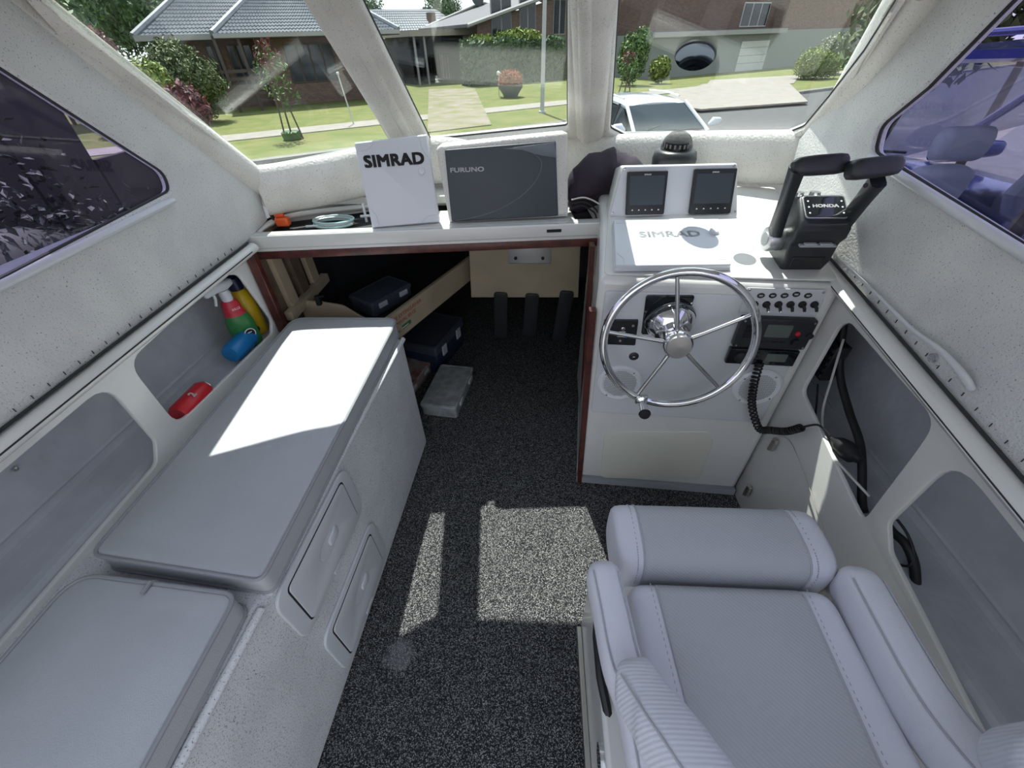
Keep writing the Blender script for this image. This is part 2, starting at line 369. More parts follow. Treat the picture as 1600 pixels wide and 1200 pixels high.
def text(name, m, body, F, size, depth=0.0006, parent=None, offset=0.0, sx=1.0, align='CENTER', shear=0.0):
    cu = bpy.data.curves.new(name, 'FONT'); cu.body = body; cu.size = size; cu.align_x = align; cu.align_y = 'CENTER'; cu.extrude = depth/2; cu.shear = shear; cu.resolution_u = 3; cu.space_character = 1.0+offset*28
    o = bpy.data.objects.new(name, cu); COL.objects.link(o)
    dg = bpy.context.evaluated_depsgraph_get(); me = bpy.data.meshes.new_from_object(o.evaluated_get(dg))
    bpy.data.objects.remove(o); bpy.data.curves.remove(cu); me.materials.clear(); me.name = name
    if offset:        # heavier strokes: the same glyphs laid side by side
        base = [v.co.copy() for v in me.vertices]; fs = [tuple(q.vertices) for q in me.polygons]; V = []; Fs = []
        for k, (dx, dy) in enumerate(((0, 0), (-1, -1), (1, -1), (-1, 1), (1, 1), (-1, 0), (1, 0))):
            n0 = len(V); V += [c+Vector((dx*offset, dy*offset*0.8, 0)) for c in base]; Fs += [tuple(i+n0 for i in f) for f in fs]
        bpy.data.meshes.remove(me); me = bpy.data.meshes.new(name); me.from_pydata(V, [], Fs); me.update()
    me.transform(F @ Matrix.Translation((0, 0, depth/2)) @ Matrix.Diagonal((sx, 1, 1, 1)))
    return link_mesh(name, me, m, parent, False)
def structure(o): o['kind'] = 'structure'; return o
def off(F, x, y, z=0): return F @ Matrix.Translation((x, y, z))
def lerp(a, b, t): return a+(b-a)*t
def spline(pts, n=8, closed=False):
    P = [Vector(p) for p in pts]; N = len(P); out = []
    for i in range(N if closed else N-1):
        p0 = P[(i-1) % N] if (closed or i > 0) else P[i]; p1 = P[i]; p2 = P[(i+1) % N]; p3 = P[(i+2) % N] if (closed or i < N-2) else P[(i+1) % N]
        for k in range(n):
            t = k/n; out.append(0.5*((2*p1)+(p2-p0)*t+(2*p0-5*p1+4*p2-p3)*t*t+(3*p1-p0-3*p2+p3)*t**3))
    if not closed: out.append(P[-1])
    return out
ZUP = Vector((0, 0, 1))
# ================================================================== the boat: shell
FLOORF = frame((0, 0, 0), (1, 0, 0), (0, 1, 0))
structure(plate('floor', 'carpet', [(-0.99, -0.7), (0.99, -0.7), (0.99, 2.2), (0.5, 2.9), (-0.5, 2.9), (-0.99, 2.2)], FLOORF, -0.03, 0.0))

# windscreen facets: bottom points B, top points T
B0 = ony(392, 262, 1.46); B1 = ony(634, 214, 1.70); B2 = ony(922, 208, 1.74); B3 = ony(1292, 205, 1.50)
T0 = ony(52, 0, 1.02); T1 = ony(518, 0, 1.24); T2 = ony(926, 0, 1.24); T3 = ony(1412, 0, 1.24)
def ext(b, t, k): return b+(t-b)*k
TE = [ext(b, t, 1.10) for b, t in ((B0, T0), (B1, T1), (B2, T2), (B3, T3))]
BE = [ext(b, t, -0.12) for b, t in ((B0, T0), (B1, T1), (B2, T2), (B3, T3))]
wf = structure(tag(bpy.data.objects.new('wall_front', None))); COL.objects.link(wf); wf.location = (0, 1.6, 0.92)
panes_px = [
 [(35, -24), (130, 82), (290, 212), (350, 256), (385, 268), (556, 249), (618, 236), (472, -24)],
 [(553, -24), (673, 221), (887, 199), (887, -24)],
 [(967, -24), (953, 203), (984, 219), (1206, 221), (1256, 201), (1294, 156), (1350, 84), (1418, -24)]]
panes_r = [[.02, .0, .0, .03, .03, .0, .015, .02], [.015, .012, .015, .015], [.015, .02, .02, .04, .03, .0, .0, .02]]
corners = [(BE[0], BE[1], TE[1], TE[0]), (BE[1], BE[2], TE[2], TE[1]), (BE[2], BE[3], TE[3], TE[2])]
PANEF = []; TOPX = (-19, 488, 927, 1444)
for i, (a, b, c, d) in enumerate(corners):
    F = frame(a, b-a, (c+d)/2-(a+b)/2); PANEF.append(F); Fi = F.inverted()
    outer = [((Fi @ q).x, (Fi @ q).y) for q in (a, b)]+[on_frame(F, TOPX[i+1], -58), on_frame(F, TOPX[i], -58)]
    pane = [on_frame(F, *p) for p in panes_px[i]]
    hole = rounded(pane, panes_r[i], 5)
    plate('frame_panel', 'flowcoat_frame', outer, F, -0.022, 0.012, wf, holes=[hole], bevel=0.009, bres=2)
    cx = sum(p[0] for p in hole)/len(hole); cy = sum(p[1] for p in hole)/len(hole)
    big = [(cx+(x-cx)*1.02, cy+(y-cy)*1.02) for x, y in hole]
    g = structure(plate('window_%d' % (i+1), 'clear_glass', big, F, -0.016, -0.011))
    MBs = MB().tube([F @ Vector((x, y, -0.009)) for x, y in hole], 0.003, 6, closed=True).build('seal_strip', 'seal', g)
# pillars over the joints
def bar(name, a, b, rx, ry, up, m='flowcoat_frame', par=wf, pw=2.6, n=18, ex0=0.0, ex1=0.0):
    a = Vector(a); b = Vector(b); d = (b-a)
    pts = [a-d*ex0+d*(1+ex0+ex1)*k/6 for k in range(7)]
    return MB().sweep(pts, rx, ry, up, n, pw).build(name, m, par)
nrm = [F.col[2].xyz for F in PANEF]
upv = (nrm[0]+nrm[1]).normalized()
bar('pillar', B1, T1, 0.056, 0.030, upv, ex0=0.14, ex1=0.1)
bar('pillar', B2, T2, 0.050, 0.030, (nrm[1]+nrm[2]).normalized(), ex0=0.22, ex1=0.1)
for (B, T, u, s) in ((B1, T1, upv, 0.018), (B2, T2, (nrm[1]+nrm[2]).normalized(), -0.014)):   # moulded ridge on each pillar
    x = (T-B).cross(u).normalized()
    bar('pillar_ridge', B+u*0.020+x*s, T+u*0.020+x*s, 0.018, 0.017, u, ex0=0.10, ex1=0.1)
# corner posts
bar('corner_post', B0+Vector((-0.025, -0.01, -0.02)), T0+Vector((-0.035, -0.02, 0)), 0.048, 0.05, (1, -0.8, 0.5), ex0=0.30, ex1=0.1)
bar('corner_post', B3+Vector((0.0, -0.01, -0.02)), T3+Vector((0.005, -0.02, 0)), 0.050, 0.045, (-1, -0.8, 0.5), ex0=0.22, ex1=0.1)
# rounded sill under the panes
sill = [B0+Vector((0.0, -0.0, -0.075)), lerp(B0, B1, 0.5)+Vector((0, 0.0, -0.085)), B1+Vector((0, 0.01, -0.085)), lerp(B1, B2, 0.5)+Vector((0, 0.01, -0.085)), B2+Vector((0, 0.0, -0.085)), lerp(B2, B3, 0.5)+Vector((0, 0.005, -0.075)), B3+Vector((0.0, 0.0, -0.075))]
MB().sweep(spline(sill, 5), 0.030, 0.078, (0, 0.12, 1), 18, 2.3).build('sill', 'flowcoat_frame', wf)
# outside coaming below the sill (keeps daylight out of the cuddy)
MB().poly([BE[0]+Vector((-.05, .03, .03)), BE[1]+Vector((0, .03, .03)), BE[1]+Vector((0, .03, -.3)), BE[0]+Vector((-.05, .03, -.3))]).poly([BE[1]+Vector((0, .03, .03)), BE[2]+Vector((0, .03, .03)), BE[2]+Vector((0, .03, -.3)), BE[1]+Vector((0, .03, -.3))]).poly([BE[2]+Vector((0, .03, .03)), BE[3]+Vector((.05, .03, .03)), BE[3]+Vector((.05, .03, -.3)), BE[2]+Vector((0, .03, -.3))]).build('coaming', 'gelcoat', wf, smooth=False)

# ---- roof
rf = [(-1.0, 0.97), (-0.50, 1.23), (0.13, 1.25), (0.86, 1.23), (0.90, -0.12), (-1.02, -0.12)]
RF = frame((0, 0, 1.50), (1, 0, 0), (0, 1, 0.0))
structure(plate('ceiling', 'gelcoat', rounded([(-1.02, 0.99), (-0.50, 1.225), (0.13, 1.23), (0.88, 1.21), (0.88, -0.10), (-1.02, -0.10)], 0.02), RF, 0.0, 0.04, bevel=0.01))

# ---- side walls (lining with the side windows)
LX, RX = -0.96, 0.80
def side_wall(name, X, sgn, outer, hole, holer, wname, seam, mirrorb):
    F = frame((X, 0, 0), (0, 1, 0), (0, 0, 1))       # local x = world Y, local y = world Z, local z = world +X
    h0, h1 = (0.0, 0.03) if sgn > 0 else (-0.03, 0.0)
    hp = rounded(hole, holer, 6)
    w = structure(plate(name, 'flowcoat', outer, F, h0, h1, holes=[hp], bevel=0.006))
    cx = sum(p[0] for p in hp)/len(hp); cy = sum(p[1] for p in hp)/len(hp)
    big = [(cx+(x-cx)*1.015, cy+(y-cy)*1.03) for x, y in hp]
    g = structure(plate(wname, 'tint_glass', big, F, sgn*0.020-0.002, sgn*0.020+0.002))
    MB().tube([F @ Vector((x, y, sgn*0.012)) for x, y in hp], 0.0045, 6, closed=True).build('seal_strip', 'seal', g)
    return w, F
wl, LF = side_wall('wall_left', LX, -1,
    [(-0.65, 0.85), (1.25, 0.905), (1.44, 0.93), (1.47, 1.09), (0.98, 1.535), (-0.65, 1.535)],
    [(-0.45, 1.06), (0.628, 1.092), (1.105, 1.118), (1.115, 1.16), (0.86, 1.405), (-0.45, 1.44)], [.05, 0, .035, .035, .02, .05], 'window_4', None, None)
wr, RFm = side_wall('wall_right', RX, 1,
    [(-0.65, 0.70), (0.46, 0.825), (1.08, 0.91), (1.46, 0.95), (1.50, 1.14), (1.22, 1.50), (-0.65, 1.535)],
    [(-0.45, 1.02), (0.703, 1.112), (1.165, 1.168), (1.185, 1.22), (1.10, 1.30), (0.99, 1.455), (-0.45, 1.455)], [.05, 0, .03, .03, .02, .02, .05], 'window_5', None, None)
# thick lip at the window bottoms
MB().sweep([(LX+0.004, y, 1.060+0.0297*(y+0.45)/1.0-0.004) for y in (-0.45, 0.2, 0.7, 1.08)], 0.010, 0.008, n=10).build('window_lip', 'plastic_white', wl)
MB().sweep([(RX-0.004, y, 1.02+(y+0.45)*0.0798-0.003) for y in (-0.45, 0.2, 0.7)]+[(RX-0.004, 1.15, 1.160)], 0.010, 0.010, n=10).build('window_lip', 'plastic_white', wr)
# ---- gunwale joint: rounded cap and seam
MB().sweep([(LX+0.012, -0.65, 0.838), (LX+0.012, 0.3, 0.865), (LX+0.012, 1.29, 0.892)], 0.020, 0.016, n=12).build('gunwale_cap', 'gelcoat', wl)
MB().tube([(LX+0.008, -0.65, 0.862), (LX+0.008, 0.3, 0.887), (LX+0.008, 1.28, 0.912)], 0.0035, 6).build('joint_seal', 'seal', wl)
MB().tube([(LX+0.032, -0.65, 0.842), (LX+0.032, 0.3, 0.868), (LX+0.032, 1.25, 0.893)], 0.0016, 6).build('joint_line', 'seal', wl)
MB().sweep([(RX-0.012, -0.65, 0.665), (RX-0.012, 0.46, 0.812), (RX-0.012, 1.12, 0.903), (RX-0.012, 1.3, 0.93)], 0.030, 0.016, n=12).build('gunwale_cap', 'gelcoat', wr)
MB().tube([(RX-0.010, -0.65, 0.690), (RX-0.010, 0.46, 0.834), (RX-0.010, 1.09, 0.921), (RX-0.010, 1.35, 0.955)], 0.0035, 6).build('joint_seal', 'seal', wr)
MB().tube([(RX-0.041, -0.65, 0.668), (RX-0.041, 0.46, 0.815), (RX-0.041, 1.02, 0.890)], 0.0014, 6).build('joint_line', 'seal', wr)
def ticks(name, par, X, y0, z0, y1, z1):      # measuring-tape marks along the joint
    mb = MB(); N = int((y1-y0)/0.035)
    for k in range(N):
        t = k/N; mb.box((X, y0+(y1-y0)*t, z0+(z1-z0)*t), (0.002, 0.0008, 0.008))
    o = mb.build(name, 'seal', par, smooth=False); o['kind'] = 'stuff'
ticks('tape_marks', wl, LX+0.001, 0.0, 0.889, 1.24, 0.920)
ticks('tape_marks', wr, RX-0.001, 0.30, 0.826, 1.08, 0.930)
# ---- pocket panels
PLF = frame((-0.965, 0, 0), (0, 1, 0), (0, 0, 1))
lp1 = rounded([(0.725, 0.625), (1.215, 0.60), (1.245, 0.64), (1.195, 0.84), (1.13, 0.868), (0.725, 0.838)], [.05, .02, .03, .04, .05, .05])
lp2 = rounded([(-0.10, 0.575), (0.62, 0.592), (0.655, 0.64), (0.655, 0.83), (-0.10, 0.81)], [.05, .03, .03, .05, .05])
plate('pocket_panel', 'gelcoat', [(-0.65, 0.50), (1.31, 0.50), (1.31, 0.888), (-0.65, 0.838)], PLF, -0.012, 0.0, wl, holes=[lp1, lp2], bevel=0.003)
PRF = frame((0.79, 0, 0), (0, 1, 0), (0, 0, 1))
rp1 = rounded([(0.585, 0.49), (0.64, 0.50), (0.965, 0.575), (0.965, 0.80), (0.94, 0.83), (0.615, 0.80), (0.605, 0.72)], [.03, .02, .03, .04, .04, .05, .03])
rp2 = rounded([(-0.05, 0.42), (0.10, 0.425), (0.50, 0.505), (0.545, 0.55), (0.545, 0.775), (-0.05, 0.70)], [.03, 0, .03, .03, .06, .05])
plate('pocket_panel', 'gelcoat', [(-0.65, 0.0), (1.06, 0.0), (1.06, 0.895), (0.46, 0.81), (-0.65, 0.66)], PRF, 0.0, 0.012, wr, holes=[rp1, rp2], bevel=0.003)
# hull inside the pockets
def hull(sgn, X, zb, par):
    m = MB(); prof = [(0.0, zb-0.10), (0.02, zb-0.015), (0.09, zb), (0.14, zb+0.02), (0.165, zb+0.08), (0.19, zb+0.47)]
    prof = [(v.x, v.y) for v in spline([Vector((a, z, 0)) for a, z in prof], 5)]
    R = []
    for y in (-0.68, 0.0, 0.5, 1.0, 1.32): R.append([Vector((X+sgn*(a*(1.0 if y < 1 else 0.95)), y, z)) for a, z in prof])
    for i in range(len(R)-1):
        for j in range(len(prof)-1): m.add([R[i][j], R[i][j+1], R[i+1][j+1], R[i+1][j]], [(0, 1, 2, 3)])
    # end caps so no daylight enters
    for r in (R[0], R[-1]): m.poly(r+[Vector((X, r[0].y, zb+0.47))])
    lz = 0.32 if sgn < 0 else 0.40
    m.poly([Vector((X, -0.68, zb+lz)), Vector((X+sgn*0.2, -0.68, zb+lz)), Vector((X+sgn*0.2, 1.32, zb+lz+0.05)), Vector((X, 1.32, zb+lz+0.05))])
    return m.build('hull_side', 'grey_hull', par, angle=80)
hull(-1, -0.978, 0.585, wl)
hull(1, 0.803, 0.45, wr)
# ---- hull beyond (outer skin) so nothing glows between floor and liner
for sgn, par, x in ((-1, wl, -1.19), (1, wr, 1.02)):
    MB().box((x, 0.9, 0.35), (0.02, 3.2, 1.1)).build('outer_skin', 'gelcoat', par)
# ================================================================== forward cuddy (dark)
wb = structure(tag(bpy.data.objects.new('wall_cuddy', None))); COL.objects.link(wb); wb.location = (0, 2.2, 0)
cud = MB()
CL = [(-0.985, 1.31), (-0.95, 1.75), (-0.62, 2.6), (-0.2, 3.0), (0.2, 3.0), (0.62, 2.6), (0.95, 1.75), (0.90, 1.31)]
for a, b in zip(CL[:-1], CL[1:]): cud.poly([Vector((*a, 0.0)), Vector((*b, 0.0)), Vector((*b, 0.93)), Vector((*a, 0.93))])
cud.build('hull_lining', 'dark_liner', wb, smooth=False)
structure(plate('trim_1', 'gelcoat', [(-1.0, 1.62), (1.0, 1.62), (1.0, 1.8), (0.7, 2.65), (0.2, 3.1), (-0.2, 3.1), (-0.7, 2.65), (-1.0, 1.8)], FLOORF, 0.93, 0.955))
# wooden ribs on the left hull
for k, y in enumerate((1.36, 1.46, 1.56)):
    MB().hexa([Vector((-0.965, y, 0.60)), Vector((-0.945, y, 0.60)), Vector((-0.945, y+0.055, 0.60)), Vector((-0.965, y+0.055, 0.60)), Vector((-0.965, y-0.01, 0.85)), Vector((-0.945, y-0.01, 0.85)), Vector((-0.945, y+0.045, 0.85)), Vector((-0.965, y+0.045, 0.85))]).build('hull_rib', 'cream' if k != 1 else 'raw_wood', wb, smooth=False)
MB().box((-0.94, 1.48, 0.615), (0.03, 0.34, 0.035)).build('stringer', 'cream', wb, smooth=False)
MB().box((-0.972, 1.50, 0.70), (0.012, 0.36, 0.42)).build('rib_backing', 'raw_wood', wb, smooth=False)
# left berth shelf and its curved front board
pa = onz(618, 512, 0.50); pb = onz(738, 418, 0.50)
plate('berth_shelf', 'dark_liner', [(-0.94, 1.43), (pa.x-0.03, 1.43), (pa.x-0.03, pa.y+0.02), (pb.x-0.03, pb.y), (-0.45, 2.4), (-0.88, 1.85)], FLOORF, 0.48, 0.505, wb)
crv = [(-0.955, 0.50), (-0.955, 0.625), (-0.86, 0.615), (-0.78, 0.60), (-0.72, 0.55), (-0.66, 0.515), (-0.56, 0.51), (-0.56, 0.48)]
plate('berth_board', 'cream', rounded(crv, [0, .02, .02, .04, .04, .03, 0, 0]), frame((0, 1.42, 0), (1, 0, 0), (0, 0, 1)), -0.012, 0.0, wb, bevel=0.003)
pa = onz(618, 512, 0.50); pb = onz(738, 418, 0.50)
pf = frame(pa, pb-pa, (0, 0, 1)); L = (pb-pa).length
plank = plate('berth_plank', 'cream', [(-0.05, -0.060), (L, -0.060), (L, 0.060), (-0.05, 0.060)], pf, -0.018, 0.0, wb, bevel=0.003)
text('lettering', 'print_red', 'FIRE EXTINGUISHER', off(pf, 0.085, 0.034, 0.0005), 0.023, 0.0006, plank)
text('lettering', 'print_red', 'MANUAL BILGE', off(pf, 0.066, 0.008, 0.0005), 0.022, 0.0006, plank)
sg = plate('sign_strip', 'print_green', rrect(0.085, 0.017, 0.002, 2, (0.055, -0.022)), pf, 0.0, 0.0012, plank)
plate('sign_line', 'print_white', [(0.03, -0.026), (0.08, -0.026), (0.08, -0.022), (0.03, -0.022)], pf, 0.0012, 0.0016, plank)
# cream anchor-locker panel at the front of the cuddy, its steel plate and three grey battens
AY = 1.95
AF = frame((0, AY, 0), (1, 0, 0), (0, 0, 1))
ap = [on_frame(AF, *p) for p in ((737, 462), (903, 462), (907, 372), (733, 372))]
pan = plate('locker_panel', 'cream', ap, AF, 0.0, 0.02, wb, bevel=0.003)
sp = [on_frame(AF, *p) for p in ((795, 409), (861, 409), (861, 370), (794, 370))]
spl = plate('steel_plate', 'satin', rounded(sp, 0.004), off(AF, 0, 0, 0.02), 0.0, 0.004, pan, bevel=0.001)
for px in (806, 848):
    c = on_frame(AF, px, 400); MB().lathe([(0.0, 0.024), (0.008, 0.024), (0.008, 0.030), (0.0, 0.033)], off(AF, c[0], c[1], 0), 10).build('bolt', 'rubber', spl)
for (x0, x1, y0, y1) in ((783, 783, 453, 523), (832, 827, 455, 520), (886, 872, 451, 528)):
    a = Vector(on_frame(AF, x0, y0)); b = Vector(on_frame(AF, x1, y1)); d = (b-a).normalized(); nx = Vector((d.y, -d.x))*0.036
    plate('batten', 'charcoal', rounded([a-nx, a+nx, b+nx, b-nx], 0.018), off(AF, 0, 0, 0.022), 0.0, 0.012, wb, bevel=0.003)
# ================================================================== dashboard
DZ = 0.92
dl = onz(378, 370, DZ); dr = onz(948, 347, DZ)
dash = thing('dashboard', 'long white dashboard shelf with a mahogany rail over the cuddy opening', 'dashboard', (-0.35, 1.5, 0.90))
d2 = lambda v: (v.x, v.y)
ux = (dr-dl).normalized(); uy = Vector((-ux.y, ux.x, 0))
DF = frame((dl.x, dl.y, 0), ux, uy); DL = (dr-dl).length
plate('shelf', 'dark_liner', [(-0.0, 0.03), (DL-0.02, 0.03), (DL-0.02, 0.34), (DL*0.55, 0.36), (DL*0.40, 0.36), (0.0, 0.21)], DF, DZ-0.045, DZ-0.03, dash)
plate('lip', 'gelcoat', rounded([(0.0, 0.0), (DL, 0.0), (DL, 0.045), (0.0, 0.045)], 0.004), DF, DZ-0.045, DZ, dash, bevel=0.006)
# flat white top right of the tray (where the screens stand)
plate('shelf_top', 'gelcoat', rounded([(DL*0.36, 0.04), (DL-0.10, 0.04), (DL-0.10, 0.20), (DL*0.36, 0.20)], 0.01), DF, DZ-0.03, DZ-0.002, dash, bevel=0.002)
plate('fascia', 'gelcoat', [(0.0, 0.006), (DL, 0.006), (DL, 0.022), (0.0, 0.022)], DF, DZ-0.060, DZ-0.035, dash)
rail = plate('mahogany_rail', 'mahogany', rounded([(0.005, 0.004), (DL-0.02, 0.004), (DL-0.02, 0.03), (0.005, 0.03)], 0.003), DF, DZ-0.083, DZ-0.055, dash, bevel=0.003)
sl = off(DF, DL*0.855, 0.0, DZ-0.022) @ Matrix.Rotation(math.radians(90), 4, 'X')
plate('slot', 'dark_gap', rrect(0.050, 0.010, 0.002, 3), sl, 0.0, 0.0016, dash)
# mahogany posts of the opening
q0, q1 = onx(391, 396, -0.946), onx(444, 516, -0.946)
MB().sweep([q0, lerp(q0, q1, 0.5), q1], 0.014, 0.016, (1, 0, 0), 10, 6).build('mahogany_post', 'mahogany', dash, angle=30)
MB().sweep([Vector((0.184, 1.385, 0.86)), Vector((0.202, 1.385, 0.40)), Vector((0.216, 1.385, 0.0))], 0.009, 0.02, (0, 1, 0), 10, 6).build('mahogany_post', 'mahogany', dash, angle=30)
# padded piping round the tray back
lin = [DF @ Vector((0.02, 0.05, DZ-0.01)), DF @ Vector((0.03, 0.13, DZ-0.005)), DF @ Vector((0.10, 0.21, DZ)), DF @ Vector((0.30, 0.27, DZ)), DF @ Vector((0.42, 0.29, DZ))]
MB().sweep(spline(lin, 6), 0.012, 0.010, n=10).build('tray_rim', 'gelcoat', dash)

# ================================================================== helm console
con = thing('helm_console', 'white moulded helm console carrying the steering wheel and gauges', 'console', (0.48, 1.2, 0))
p0 = Vector((0.168, 1.047, 0)); p1 = Vector((0.785, 1.005, 0))
CF = frame(p0, p1-p0, (0, 0, 1)); CW = (p1-p0).length      # local z points aft (towards the viewer)
SL = 0.165; CT = 0.895                                     # console top: height at the front edge, slope
def ctop(y): return CT+SL*(y-1.03)
def cz(x, y): return Vector((x, y, ctop(y)))
m = MB()
A = [p0.copy(), p1.copy(), Vector((0.80, 1.64, 0)), Vector((0.80, 1.66, 0)), Vector((0.235, 1.70, 0)), Vector((0.215, 1.40, 0))]
A = [Vector((0.168, 1.047, 0)), Vector((0.785, 1.005, 0)), Vector((0.785, 1.66, 0)), Vector((0.215, 1.70, 0)), Vector((0.205, 1.40, 0))]
lo = [a.copy() for a in A]; hi = [Vector((a.x, a.y, ctop(a.y))) for a in A]; lo[0].z = lo[1].z = 0.06
for q in lo: q.z = 0.030
m.add(lo+hi, [(4, 3, 2, 1, 0), (5, 6, 7, 8, 9)]+[(i, (i+1) % 5, 5+(i+1) % 5, 5+i) for i in range(5)])
m.build('body', 'gelcoat', con, bevel=0.018, seg=3)
MB().hexa([Vector((x, y, z)) for z in (0, 0.031) for x, y in ((0.172, 1.041), (0.785, 0.999), (0.785, 1.5), (0.21, 1.5))]).build('toe_kick', 'grey_disc', con, smooth=False)
# raised instrument panel on the face, break line below
q = [on_frame(CF, *p) for p in ((928, 640), (1212, 650), (1302, 447), (936, 447))]
plate('instrument_panel', 'gelcoat_panel', rounded([(0.025, 0.40), (CW-0.035, 0.40), (CW-0.035, 0.862), (0.020, 0.862)], 0.012), CF, -0.002, 0.005, con, bevel=0.003)
hq = rounded([on_frame(CF, *p) for p in ((937, 746), (1092, 749), (1114, 690), (1105, 674), (945, 674))], [.03, .04, .02, .02, .03])
lid = plate('lower_hatch', 'cream_hatch', hq, CF, -0.002, 0.003, con, bevel=0.002)
# mahogany corner strip on the left front edge
MB().sweep([p0+Vector((-0.008, 0.004, 0.80)), p0+Vector((0.004, 0.004, 0.42)), p0+Vector((0.016, 0.004, 0.0))], 0.010, 0.014, (0, 1, 0), 10, 6).build('corner_strip', 'mahogany', con, angle=30)
# hinges of the side door
for (x, y) in ((1207, 694), (1167, 766)):
    P = onx(x, y, 0.778); F = frame(P, (0, -1, 0), (0, 0, 1))        # faces inboard
    hg = plate('hinge', 'brushed', rrect(0.022, 0.05, 0.004, 3), F, -0.008, 0.003, con, bevel=0.001)
    MB().tube([F @ Vector((0, -0.026, 0.004)), F @ Vector((0, 0.026, 0.004))], 0.005, 8).build('hinge_pin', 'brushed', hg)
# moulded top plate outline on the console top
TF = frame(cz(0.168, 1.047), Vector((1, -0.068, 0)), Vector((0, 1, SL)))
tq = [on_frame(TF, *p) for p in ((951, 424), (1306, 432), (1262, 300), (948, 345))]
plate('top_plate', 'gelcoat', rounded([(0.012, 0.015), (CW-0.012, 0.015), (CW-0.02, 0.55), (0.05, 0.55)], 0.02), TF, -0.001, 0.004, con, bevel=0.002)

# ================================================================== wheel and helm pump
WC = Vector((0.384, 0.95, 0.752)); WR = 0.197
ya, ti = math.radians(-5), math.radians(9)
wu = Vector((math.cos(ya), math.sin(ya), 0)); wf0 = ZUP.cross(wu)
wv = math.cos(ti)*ZUP+math.sin(ti)*wf0
WF = frame(WC, wu, wv)                     # local z points aft
hp = on_frame(CF, 1043, 490)
hm = thing('helm_pump', 'black and chrome steering helm on a square plate behind the wheel', 'helm', (0.37, 1.03, 0.70))
pq = [on_frame(CF, *p) for p in ((1001, 520), (1067, 520), (1085, 459), (1009, 459))]
plate('mounting_plate', 'black_gloss', rounded(pq, 0.008), CF, 0.005, 0.010, hm, bevel=0.0015)
HC = CF @ Vector((hp[0]+0.005, hp[1]-0.012, 0.0))
ax = (WC-HC).normalized()
HF = frame(HC, ax.orthogonal(), ax.cross(ax.orthogonal()))
if HF.col[2].xyz.dot(ax) < 0: HF = HF @ Matrix.Rotation(math.pi, 4, 'X')
MB().lathe([(0.0, 0.0), (0.066, 0.0), (0.069, 0.012), (0.064, 0.034), (0.050, 0.050), (0.0, 0.056)], HF, 32).build('dome', 'chrome', hm)
MB().lathe([(0.0672, 0.002), (0.0702, 0.006), (0.0702, 0.016), (0.0685, 0.022)], HF, 32).build('dome_band', 'black_gloss', hm)
wh = thing('steering_wheel', 'chrome five-spoke steering wheel with a turning knob', 'steering wheel', WC-ZUP*0.197)
hubd = 0.012
MB().lathe([(0.040, -0.06), (0.042, -0.03), (0.041, 0.0), (0.040, 0.022), (0.034, 0.029), (0.0, 0.030)], off(WF, 0, 0, hubd-0.02), 28).build('hub', 'chrome', wh)
HUBC = ony(1049, 532, 0.95)
MB().lathe([(0.0, 0.008), (0.033, 0.008), (0.031, 0.0135), (0.0, 0.0155)], off(WF, 0, 0, hubd), 28).build('hub_cap', 'brushed', wh)
MB().lathe([(0.038, -0.03), (0.044, -0.045), (0.046, -0.06), (0.036, -0.075)], off(WF, 0, 0, 0.0), 28).build('hub_collar', 'chrome', wh)
n = 72
MB().tube([WF @ Vector((WR*math.cos(2*math.pi*i/n), WR*math.sin(2*math.pi*i/n), 0)) for i in range(n)], 0.0115, 14, closed=True).build('rim', 'chrome', wh)
for k in range(5):
    an = math.radians(101-72*k); c, s = math.cos(an), math.sin(an)
    MB().tube([WF @ Vector((0.036*c, 0.036*s, 0.0)), WF @ Vector((0.07*c, 0.07*s, 0.002)), WF @ Vector(((WR-0.004)*c, (WR-0.004)*s, 0.0))], [0.0065, 0.0055, 0.0055], 10).build('spoke', 'steel', wh)
an = math.radians(250); c, s = math.cos(an), math.sin(an)
kb = WF @ Vector((WR*c, WR*s, 0)); 
KF = frame(kb, WF.col[0].xyz, WF.col[1].xyz)
MB().lathe([(0.0, 0.010), (0.015, 0.010), (0.015, 0.018), (0.007, 0.022), (0.007, 0.040), (0.012, 0.044), (0.015, 0.07), (0.017, 0.082), (0.0, 0.083)], KF, 20).build('knob', 'chrome', wh)
MB().lathe([(0.0, 0.0832), (0.0150, 0.0832), (0.014, 0.087), (0.0, 0.089)], KF, 20).build('knob_cap', 'rubber', wh)
MB().box((0, 0, 0.004), (0.035, 0.030, 0.016), KF).build('knob_clamp', 'steel', wh, bevel=0.004)

# ================================================================== instruments on the face
CFp = off(CF, 0, 0, 0.005)
def at(px, py): return on_frame(CF, px, py)
def screw(par, F, x, y, r=0.004): return MB().lathe([(0, 0), (r, 0), (r*0.9, 0.0018), (0, 0.0024)], off(F, x, y), 10).build('screw', 'steel', par)
# trim tab control, black square left of the wheel
q = rounded([at(942, 535), at(992, 537), at(997, 497), at(944, 497)], 0.004)
cx = sum(p[0] for p in q)/len(q); cy = sum(p[1] for p in q)/len(q)
g = thing('control_switch_plate', 'small black square switch plate left of the steering wheel', 'switch plate', CFp @ Vector((cx, cy, 0)))
plate('plate', 'black_plastic', q, CFp, 0.0, 0.006, g, bevel=0.002)
GF = off(CFp, cx, cy, 0.006)
for a, b in ((-0.030, 0.026), (0.033, 0.026), (0.004, -0.027)): screw(g, GF, a, b, 0.0045)
MB().lathe([(0, 0), (0.006, 0), (0.006, 0.004), (0.0035, 0.005), (0.0035, 0.010), (0, 0.010)], off(GF, 0.006, 0.016), 12).build('button', 'steel', g)
for (bx0, by0, bw0) in ((0.006, 0.004, 0.018), (0.006, 0.001, 0.014), (-0.006, -0.008, 0.010), (0.004, -0.013, 0.022)): plate('print_line', 'print_white', rrect(bw0, 0.0016, 0.0003, 1, (bx0, by0)), GF, 0.0, 0.0004, g)
